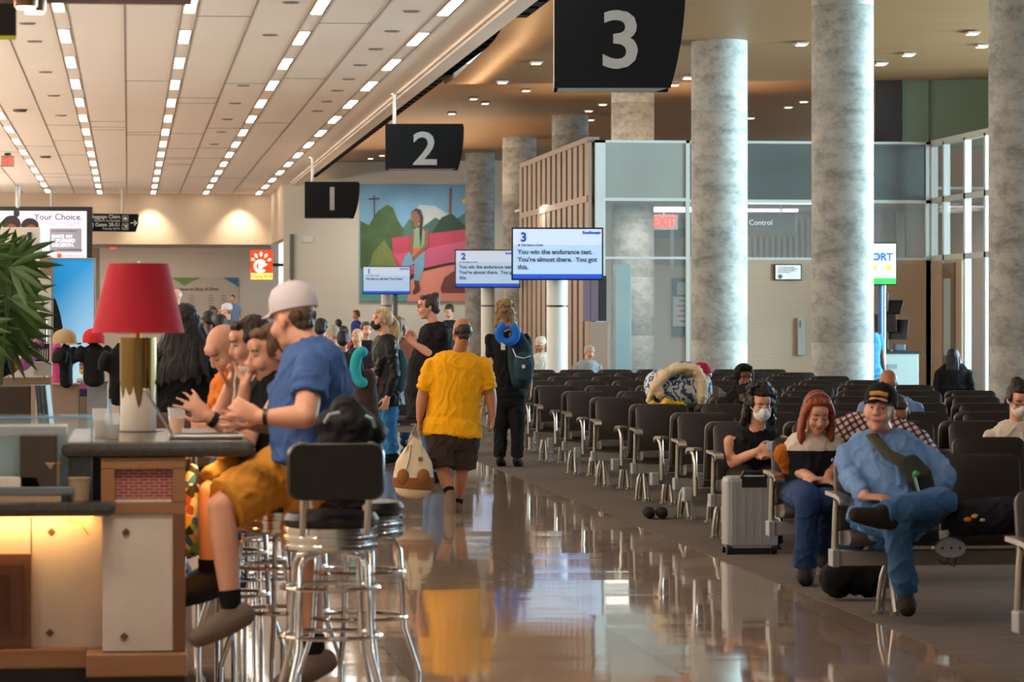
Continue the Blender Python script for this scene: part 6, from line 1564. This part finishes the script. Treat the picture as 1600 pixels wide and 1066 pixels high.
# ------------------------------------------------------------ advertising display
D=112.0; K=112/45.
t=thing('advert_display','large black framed advertising screen reading Your Choice at the left','screen',tuple(W(60,365,D)))
a=W(-190,322,D); b=W(144,420,D); rzA=0
MB().b2((a.x,a.y,b.z),(b.x,a.y+0.3,a.z),bev=0.01).build('casing', M_black, t)
a2=W(-185,329,D); b2_=W(135,416,D)
MB().b2((a2.x,a.y-0.006,b2_.z),(b2_.x,a.y,a2.z)).build('display_panel', mat('ad_white','d2cede',0.4,emit=0.85,noise=0.03), t)
def ax_(px): return W(px,400,D).x
def az(py): return W(100,py,D).z
ya=a.y-0.012
text('Your Choice.',(ax_(128),ya,az(338.5)),0.115*K,mat('ad_black','1c1a20',0.5),t,align='RIGHT',bold=0.002)
text('Their Health.',(ax_(128),ya,az(348.5)),0.10*K,mat('ad_faint','b8a8bc',0.5,emit=0.6),t,align='RIGHT',bold=0.001)
MB().b2((ax_(77),ya,az(393.5)),(ax_(127),ya+0.004,az(356))).build('grey_panel', mat('ad_grey','8f8e9c',0.5,emit=0.5), t)
for i,l in enumerate(('MAKE AN','INFORMED','DECISION.')):
    text(l,(ax_(80),ya-0.006,az(369+6.8*i)),0.062*K,mat('ad_white_text','ecebf2',0.5,emit=0.9),t,align='LEFT',bold=0.003)
text('Yourchoicehealth.org',(ax_(88),ya-0.006,az(389.5)),0.038*K,mat('ad_black','1c1a20'),t,align='LEFT')
text('Laws on vaccines are different',(ax_(80),ya-0.006,az(360)),0.026*K,mat('ad_black','1c1a20'),t,align='LEFT')
MB().cyl((ax_(92),ya,az(399)),(ax_(92),ya-0.006,az(399)),0.034*K).build('orange_dot', M_orange, t)
text('LOUISIANA HEALTH',(ax_(97),ya-0.002,az(399.5)),0.03*K,mat('ad_orange','d06a50',0.5,emit=0.5),t,align='LEFT')
# two dark-haired people pictured at the left of the advert
for i,(px,py,rx,rz_) in enumerate(((17,350,15,14),(46,352,14,12),(25,333,5,6))):
    mb=MB(); pts=[Vector((ax_(px+rx*math.cos(2*PI*k/24)),ya-0.004*i,az(py+rz_*math.sin(2*PI*k/24)))) for k in range(24)]
    mb.prism(pts,(0,0.003,0)); mb.build('pictured_hair', mat('ad_hair','241a1c',0.5,emit=0.1), t)
for i,(px,py,rx,rz_) in enumerate(((17,362,10,13),(48,363,11,13))):
    mb=MB(); pts=[Vector((ax_(px+rx*math.cos(2*PI*k/24)),ya-0.014,az(py+rz_*math.sin(2*PI*k/24)))) for k in range(24)]
    mb.prism(pts,(0,0.003,0)); mb.build('pictured_face', mat('ad_face','7a4c38',0.5,emit=0.2), t)
mb=MB(); mb.prism([Vector((ax_(x),ya-0.01,az(y))) for x,y in ((30,420),(34,385),(48,378),(62,382),(68,400),(68,420))],(0,0.003,0)); mb.build('pictured_shirt', mat('ad_shirt','3f6ea0',0.5,emit=0.3), t)
q=W(27,322,D); MB().cyl((q.x,a.y+0.07,q.z-0.05),(q.x,a.y+0.15,ZC),0.09).build('hanging_pole', M_steel, t)
q=W(-100,322,D); MB().cyl((q.x,a.y+0.07,q.z-0.05),(q.x,a.y+0.15,ZC),0.09).build('hanging_pole', M_steel, t)
# ------------------------------------------------------------ baggage claim sign
D=116.0
t=thing('wayfinding_sign','black hanging sign for Baggage Claim and Gates 20-51 with white arrow','sign',tuple(W(165,348,D)))
P=[W(x,y,D) for x,y in ((60,333),(217,334),(216,350),(212,362),(60,360.5))]
yw=P[0].y
MB().prism([Vector((p.x,yw,p.z)) for p in P],(0,0.15,0)).build('sign_panel', M_sign, t)
Mtx=mat('sign_text_white','c9c9c4',0.5,emit=0.25)
def wx(px): return W(px,350,D).x
def wz_(py): return W(150,py,D).z
text('Baggage Claim',(wx(188),yw-0.012,wz_(338.5)),0.17,Mtx,t,align='RIGHT',bold=0.002)
text('Reclamo de Equipaje',(wx(188),yw-0.012,wz_(344.5)),0.105,Mtx,t,align='RIGHT')
text('a | Gates 20-51',(wx(188),yw-0.012,wz_(351)),0.17,Mtx,t,align='RIGHT',bold=0.002)
text('Puertas 20-51',(wx(188),yw-0.012,wz_(357)),0.105,Mtx,t,align='RIGHT')
for py in (341,353.5):
    z0=wz_(py+5); z1=wz_(py-4.5); x0=wx(191); x1=wx(200.5)
    MB().b2((x0,yw-0.01,z0),(x1,yw-0.004,z0+0.012)).b2((x0,yw-0.01,z1-0.012),(x1,yw-0.004,z1)).b2((x0,yw-0.01,z0),(x0+0.012,yw-0.004,z1)).b2((x1-0.012,yw-0.01,z0),(x1,yw-0.004,z1)).build('icon_frame', Mtx, t)
c=Vector((wx(195.8),yw-0.008,wz_(341.5)))
MB().box(c,(0.12,0.006,0.08)).box(c+Vector((0,0,0.053)),(0.05,0.006,0.022)).build('suitcase_icon', Mtx, t)
c=Vector((wx(195.8),yw-0.008,wz_(353.5))); MB().prism([c+Vector((x*0.08,0,z*0.08)) for x,z in ((-1,-1),(0.2,0.0),(-0.9,0.5),(-0.7,0.7),(0.5,0.4),(1,1),(1,0.8),(0.6,0.1),(0.8,-0.9),(0.6,-1),(0.2,-0.3),(-0.8,-1.1))],(0,0.005,0)).build('plane_icon', Mtx, t)
c=Vector((wx(209.5),yw-0.008,wz_(348)))
mb=MB(); mb.box(c-Vector((0.016,0,0)),(0.21,0.006,0.03))
for k in (-1,1): mb.box((0,0,0),(0.137,0.006,0.032),M=Matrix.Translation(c+Vector((0.048,0,0.042*k)))@Matrix.Rotation(0.75*k,4,'Y'))
mb.build('arrow', Mtx, t)
for px in (191,80): q=W(px,334,D); MB().cyl((q.x,yw+0.07,q.z),(q.x,yw+0.07,ZC),0.05).build('hanging_rod', M_steel, t)
# exit signs on the left
for px,py,w_,h_,D,lab,txt in ((12,252,20,17,91.0,'red EXIT sign hanging from the white ceiling at the left edge','EXIT'),(177,386.5,14,6.5,120.4,'tiny red exit sign in the recess below the bulkhead','')):
    s=F/D; q=W(px,py,D); t=thing('exit_sign',lab,'sign',tuple(q))
    MB().box(q,(w_/s,0.06,h_/s)).build('housing', mat('exit_housing','8a7468',0.5) , t)
    if txt: text(txt,(q.x,q.y-0.035,q.z-0.01),0.2,mat('exit_red','ff3a2a'),t,bold=0.006,sx=0.75)
    else: MB().box(q-FWD*0.035,(w_/s*0.8,0.01,h_/s*0.7)).build('red_lens', mat('exit_red','ff3a2a'), t)
    zt_=ZC if txt else zb+0.02
    MB().cyl((q.x,q.y,q.z),(q.x,q.y,zt_),0.02).box((q.x,q.y,zt_-0.04),(w_/s*0.5,0.1,0.06)).build('ceiling_mount', M_black, t)
# ------------------------------------------------------------ restaurant logo light box
D=112.5; s=F/D
a=W(391.5,391,D); b=W(426,437,D); c=(a+b)/2; t=thing('logo_sign','lit red, white and yellow chicken logo light box','sign',tuple(c))
MB().b2((a.x,a.y,b.z),(b.x,a.y+0.12,a.z)).build('light_box', mat('logo_red','d83a18',0.4,emit=1.3,noise=0.03), t)
MB().b2((a.x,a.y+0.02,(a.z+b.z)/2-0.1),(a.x-0.02,a.y+0.08,(a.z+b.z)/2+0.1)).b2((b.x,a.y+0.03,(a.z+b.z)/2-0.05),(b.x+0.40,a.y+0.09,(a.z+b.z)/2+0.05)).build('bracket', M_black, t)
Mlw=mat('logo_white','fff0d0',0.4,emit=1.6,noise=0)
def L2(px,py,off=0.01): q=W(px,py,D); return Vector((q.x,a.y-off,q.z))
for an,L in ((2.6,7),(2.1,8.5),(1.57,9),(1.05,8.5),(0.5,7)):
    cx,cy=408,413; dx,dy=math.cos(an),-math.sin(an)
    p0=(cx+dx*11,cy+dy*11); p1=(cx+dx*(11+L),cy+dy*(11+L)); nx,ny=-dy*2.6,dx*2.6
    MB().prism([L2(*p0),L2(p0[0]+dx*L*0.6+nx,p0[1]+dy*L*0.6+ny),L2(*p1),L2(p0[0]+dx*L*0.6-nx,p0[1]+dy*L*0.6-ny)],(0,0.006,0)).build('ray', Mlw, t)
pts=[L2(407+10.5*math.cos(u),416-10.5*math.sin(u)) for u in [0.7+(2*PI-1.4)*i/20 for i in range(21)]]+[L2(407+6.5*math.cos(u),416-6.5*math.sin(u)) for u in [2*PI-0.8-(2*PI-1.6)*i/20 for i in range(21)]]
MB().prism(pts,(0,0.006,0)).build('letter_C', Mlw, t)
MB().prism([L2(x,y,0.02) for x,y in ((404,421),(404,413),(407,408),(412,409),(414,412),(418,413),(414,416),(410,418),(409,421))],(0,0.006,0)).build('bird_head', Mlw, t)
MB().prism([L2(x,y,0.02) for x,y in ((392,427),(426,427),(426,436.5),(392,436.5))],(0,0.006,0)).build('yellow_band', mat('logo_yellow','ffe070',0.4,emit=1.4), t)
text('Chick-fil-A',(c.x,a.y-0.03,b.z+0.1),0.16,mat('logo_red','d83a18'),t,bold=0.003)
# ------------------------------------------------------------ printed wall in the recess
YR=ybk+4.98
t=thing('mural_text_wall','printed wall reading a great place to Shop & Dine with green and blue shapes','mural',(Wy(320,450,YR).x,YR,0))
def rw(px,py): q=Wy(px,py,YR); return Vector((q.x,YR-0.02,q.z))
MB().prism([rw(x,y) for x,y in ((180,436),(373,434),(373,520),(180,520))],(0,0.01,0)).build('printed_panel', mat('mural_taupe','a89a8c',0.7), t)
MB().prism([rw(x,y)-Vector((0,0.01,0)) for x,y in ((268,434),(315,434),(300,440),(288,447),(278,440))],(0,0.005,0)).build('green_shape', mat('shape_green','5c7a3a',0.6), t)
MB().prism([rw(x,y)-Vector((0,0.01,0)) for x,y in ((348,434),(373,434),(373,449),(362,442))],(0,0.005,0)).build('blue_shape', mat('shape_blue','2f6288',0.6), t)
q=rw(342,452); text('Have a great place to Shop & Dine!',(q.x,YR-0.03,q.z),0.16,mat('ink_brown','4a423c',0.6),t,align='RIGHT',bold=0.002)
for px in (300,330,350):
    for i in range(8):
        q=rw(px,462+4*i); MB().box((q.x,YR-0.025,q.z),(0.22 if i%3 else 0.16,0.005,0.03)).build('list_line', mat('ink_faint','7a7068',0.6), t)
tag(MB().b2((Wy(145,455,ybk+1).x,ybk+0.8,0),(Wy(156,455,ybk+1).x,ybk+1.2,zb+0.1)).build('recess_post', mat('post_taupe','94887a',0.6)),'slim pale post standing in the recess left of the lamp','post')
# ------------------------------------------------------------ backpack on the stool
D=13.25
t=thing('backpack','black backpack resting on the back of the nearest bar stool','backpack',tuple(W(548,660,D)))
mb=MB(); mb.loft([W(545,760,D),W(545,720,D),W(545,690,D),W(548,660,D),W(540,640,D)],[(0.12,0.08),(0.13,0.10),(0.125,0.10),(0.11,0.09),(0.06,0.06)],RIGHT,n=18)
ell(mb,Matrix.Identity(4),tuple(W(520,665,D)),(0.07,0.08,0.06)); ell(mb,Matrix.Identity(4),tuple(W(585,675,D)),(0.05,0.08,0.05))
fuse(mb,'pack_body',cloth('pack_black','131417',rough=0.6),t,0.011,1,disp=(0.008,(12,12,12),'fold'))
MB().tube([W(508,660,D-0.08),W(515,648,D-0.12),W(530,645,D-0.1)],0.008).build('grey_trim', mat('trim_grey','9aa4a8',0.4), t)
MB().tube([W(572,650,D-0.08),W(582,655,D-0.1),W(586,668,D-0.1)],0.007).build('teal_trim', mat('trim_teal','5f8a84',0.4), t)
MB().tube([W(515,652,D),W(525,632,D),W(545,628,D),W(555,640,D)],0.009).build('carry_loop', M_black, t)
# patterned tote between the bar and the guests
D=14.6
t=thing('tote_bag','colourful patterned tote hanging between the bar and the seated guests','bag',tuple(W(298,780,D)))
def pat():
    m=mat('tote_pattern','c8b890',0.8); nt=m.node_tree; b=nt.nodes['Principled BSDF']; tc=[n for n in nt.nodes if n.type=='TEX_COORD'][0]
    v=nt.nodes.new('ShaderNodeTexVoronoi'); v.inputs['Scale'].default_value=28; nt.links.new(tc.outputs['Object'],v.inputs[0])
    r=nt.nodes.new('ShaderNodeValToRGB'); r.color_ramp.interpolation='CONSTANT'
    cs=('d8cbb0','2f6a9a','caa020','1c1c1e','d8cbb0','7a9a3a','a84a30')
    while len(r.color_ramp.elements)<len(cs): r.color_ramp.elements.new(0.5)
    for i,c_ in enumerate(cs): r.color_ramp.elements[i].position=i/len(cs); r.color_ramp.elements[i].color=rgb(c_)+(1,)
    nt.links.new(v.outputs['Color'],r.inputs[0]); nt.links.new(r.outputs[0],b.inputs['Base Color']); return m
mb=MB(); mb.loft([W(298,850,D),W(298,830,D),W(299,790,D),W(300,735,D)],[(0.06,0.10),(0.065,0.12),(0.055,0.10),(0.03,0.05)],RIGHT,n=14); fuse(mb,'bag_body',pat(),t,0.012,2)
MB().tube([W(294,740,D),W(297,715,D),W(304,715,D),W(306,740,D)],0.008).build('handle', M_black, t)
MB().cyl(W(300,716,D),W(300,716,D)+Vector((-0.1,0,0)),0.006).build('hook', M_steel, t)
# ------------------------------------------------------------ things left on the seats
D=30.0
def lump(name,pts,rad,m,lab,cat,disp=0.008,vox=0.012,fr=(10,10,10)):
    mb=MB(); mb.loft(pts,rad,RIGHT,n=16); o=fuse(mb,name,m,None,vox,2,disp=(disp,fr,'fold')); return tag(o,lab,cat)
Mtie=cloth('tiedye','9fb0c4'); nt=Mtie.node_tree
tc=[n for n in nt.nodes if n.type=='TEX_COORD'][0]; wv=nt.nodes.new('ShaderNodeTexWave'); wv.inputs['Scale'].default_value=4; wv.inputs['Distortion'].default_value=14; wv.inputs['Detail Scale'].default_value=2.5; nt.links.new(tc.outputs['Object'],wv.inputs[0])
rp_=nt.nodes.new('ShaderNodeValToRGB'); rp_.color_ramp.elements[0].color=rgb('3c5a88')+(1,); rp_.color_ramp.elements[1].color=rgb('d0d4da')+(1,); rp_.color_ramp.elements[0].position=0.25; rp_.color_ramp.elements[1].position=0.6
nt.links.new(wv.outputs['Fac'],rp_.inputs[0]); nt.links.new(rp_.outputs[0],nt.nodes['Principled BSDF'].inputs['Base Color'])
lump('duffel_bag',[W(1020,662,D),W(1055,660,D),W(1092,662,D)],[(0.16,0.13)]*3,cloth('bag_navy','22262e'),'dark soft bag under the heap of blankets on the seats','bag')
lump('blanket_roll',[W(1030,604,D-0.02),W(1058,606,D),W(1086,606,D+0.02)],[(0.14,0.15),(0.17,0.17),(0.15,0.16)],Mtie,'blue and white tie-dyed blanket bundled on top of the bags','blanket')
mb=MB()
mb.loft([W(1014,626,D-0.12),W(1022,606,D-0.2),W(1035,588,D-0.16),W(1060,576,D-0.08),W(1088,580,D-0.06),W(1098,598,D-0.12),W(1097,622,D-0.16),W(1096,640,D-0.14)],[(0.04,0.03),(0.08,0.035),(0.12,0.05),(0.16,0.05),(0.15,0.05),(0.10,0.05),(0.07,0.045),(0.03,0.03)],FWD,n=14)
mb.loft([W(1030,590,D-0.2),W(1026,604,D-0.24),W(1032,618,D-0.22)],[(0.04,0.03)]*3,RIGHT,n=10)
tag(fuse(mb,'sweater',cloth('sweater_cream','d4c0a0'),None,0.011,1,disp=(0.012,(9,9,9),'fold')),'cream sweater tied over the tie-dyed blanket heap','sweater')
lump('plastic_bag',[W(1022,638,D-0.3),W(1040,636,D-0.3),W(1060,638,D-0.3)],[(0.06,0.08),(0.085,0.09),(0.06,0.08)],cloth('bag_yellow','d8a818',rough=0.4),'bright yellow bag wedged below the blanket heap','bag',0.016,0.01,(16,16,16))
t,M,B = person('person in crimson beanie and brown patterned jacket slumped behind the blanket heap', 34.1,
    (1096,588,0.1),(1104,612,0.1),(1112,668,0), yaw=60, by=20, pitch=25, sk='tan', hs=None, topm=cloth('jacket_brown','5f4a38',noise=0.3), long=True, legm=cloth('trouser_black','18181c'), vox=0.011)
mb=MB(); ell(mb,M,(0,-0.015,0.055),(0.088,0.100,0.080)); fuse(mb,'beanie',cloth('beanie_crimson','a81c4a'),t,0.01,1,disp=(0.004,(30,30,30),'fold'))
D=17.75
q=W(1560,826,D)
mb=MB(); mb.loft([Vector((W(1500,0,D).x,q.y,0.53)),Vector((W(1560,0,D).x,q.y,0.545)),Vector((W(1640,0,D).x,q.y,0.53))],[(0.09,0.09),(0.15,0.10),(0.15,0.09)],FWD,n=16)
jb=fuse(mb,'jacket_heap',cloth('heap_navy','14161e'),None,0.011,2,disp=(0.012,(10,10,10),'fold')); tag(jb,'navy jacket heap with orange print lying on the nearest bench','jacket')
for i,(px,c_) in enumerate(((1512,'d88020'),(1524,'c8a040'),(1536,'b0b8bc'),(1546,'d8641c'))):
    MB().sph(W(px,812-i%2*5,D-0.115),(0.022,0.012,0.012)).build('printed_mark', mat('mark_'+c_,c_,0.6), jb)
D=17.85; q=W(1485,856,D)
t=thing('power_outlet','oval grey power outlet box fixed to the nearest bench beam','outlet',tuple(q))
MB().loft([q-FWD*0.03,q+FWD*0.05],[(0.078,0.05)]*2,RIGHT,n=24,cap='flat').build('housing', mat('outlet_grey','a4b0b6',0.4,0.3), t)
for dx in (-0.045,0,0.045): MB().cyl(q+RIGHT*dx-FWD*0.036,q+RIGHT*dx-FWD*0.03,0.007,n=8).build('socket', M_black, t)
MB().tube([q-UP*0.04,q-UP*0.09-RIGHT*0.03,q-UP*0.06-RIGHT*0.06],0.004).tube([q-UP*0.04+RIGHT*0.03,q-UP*0.1+RIGHT*0.02,q-UP*0.08-RIGHT*0.01],0.004).build('cable', M_black, t)
D=18.9; q=Wz(1345,D,0)
lump('floor_bag',[Vector((q.x-0.08,q.y+0.2,0.12)),Vector((q.x+0.0,q.y+0.2,0.14)),Vector((q.x+0.09,q.y+0.2,0.12))],[(0.11,0.12)]*3,cloth('bag_black','101013'),'black bag on the carpet below the nearest bench','bag')
q=Wz(1025,26.9,0)
for dx in (-0.05,0.05):
    mb=MB(); mb.loft([(q.x+dx,q.y+0.12,0.05),(q.x+dx,q.y,0.05),(q.x+dx-0.01,q.y-0.1,0.04)],[(0.04,0.045),(0.045,0.045),(0.04,0.03)],(1,0,0),n=10); o=fuse(mb,'shoe',cloth('shoe_black2','17171a'),None,0.01,1); tag(o,'black shoe on the carpet below the fourth bench','shoe','pair of black shoes below the fourth bench')
# bench and luggage at the left of the aisle
p=Wz(520,39.6,0); bench((p.x,p.y),3,False,'seat bench left of the aisle behind the blonde woman in line')
D=36.6
mb=MB(); mb.loft([Wz(572,D,0.02),Wz(572,D,0.5),Wz(571,D,0.95)],[(0.13,0.1),(0.15,0.12),(0.11,0.09)],RIGHT,n=14); tag(fuse(mb,'travel_bag',cloth('bag_umber','3a2f2b'),None,0.013,2,disp=(0.01,(8,8,8),'fold')),'tall dark travel bag standing left of the blonde woman, carrying the turquoise pillow','bag')
# benches seen from their ends, far down the hall
for px,D,n in ((768,66,4),(1052,60,3)):
    p=Wz(px,D,0); b_=bench((p.x,p.y),n,False,'far bench turned sideways %s' % ('behind the yellow-shirted man' if px<800 else 'in front of the white framed glass box')); b_.rotation_euler=(0,0,-PI/2)
bpy.data.scenes.remove(TMP)
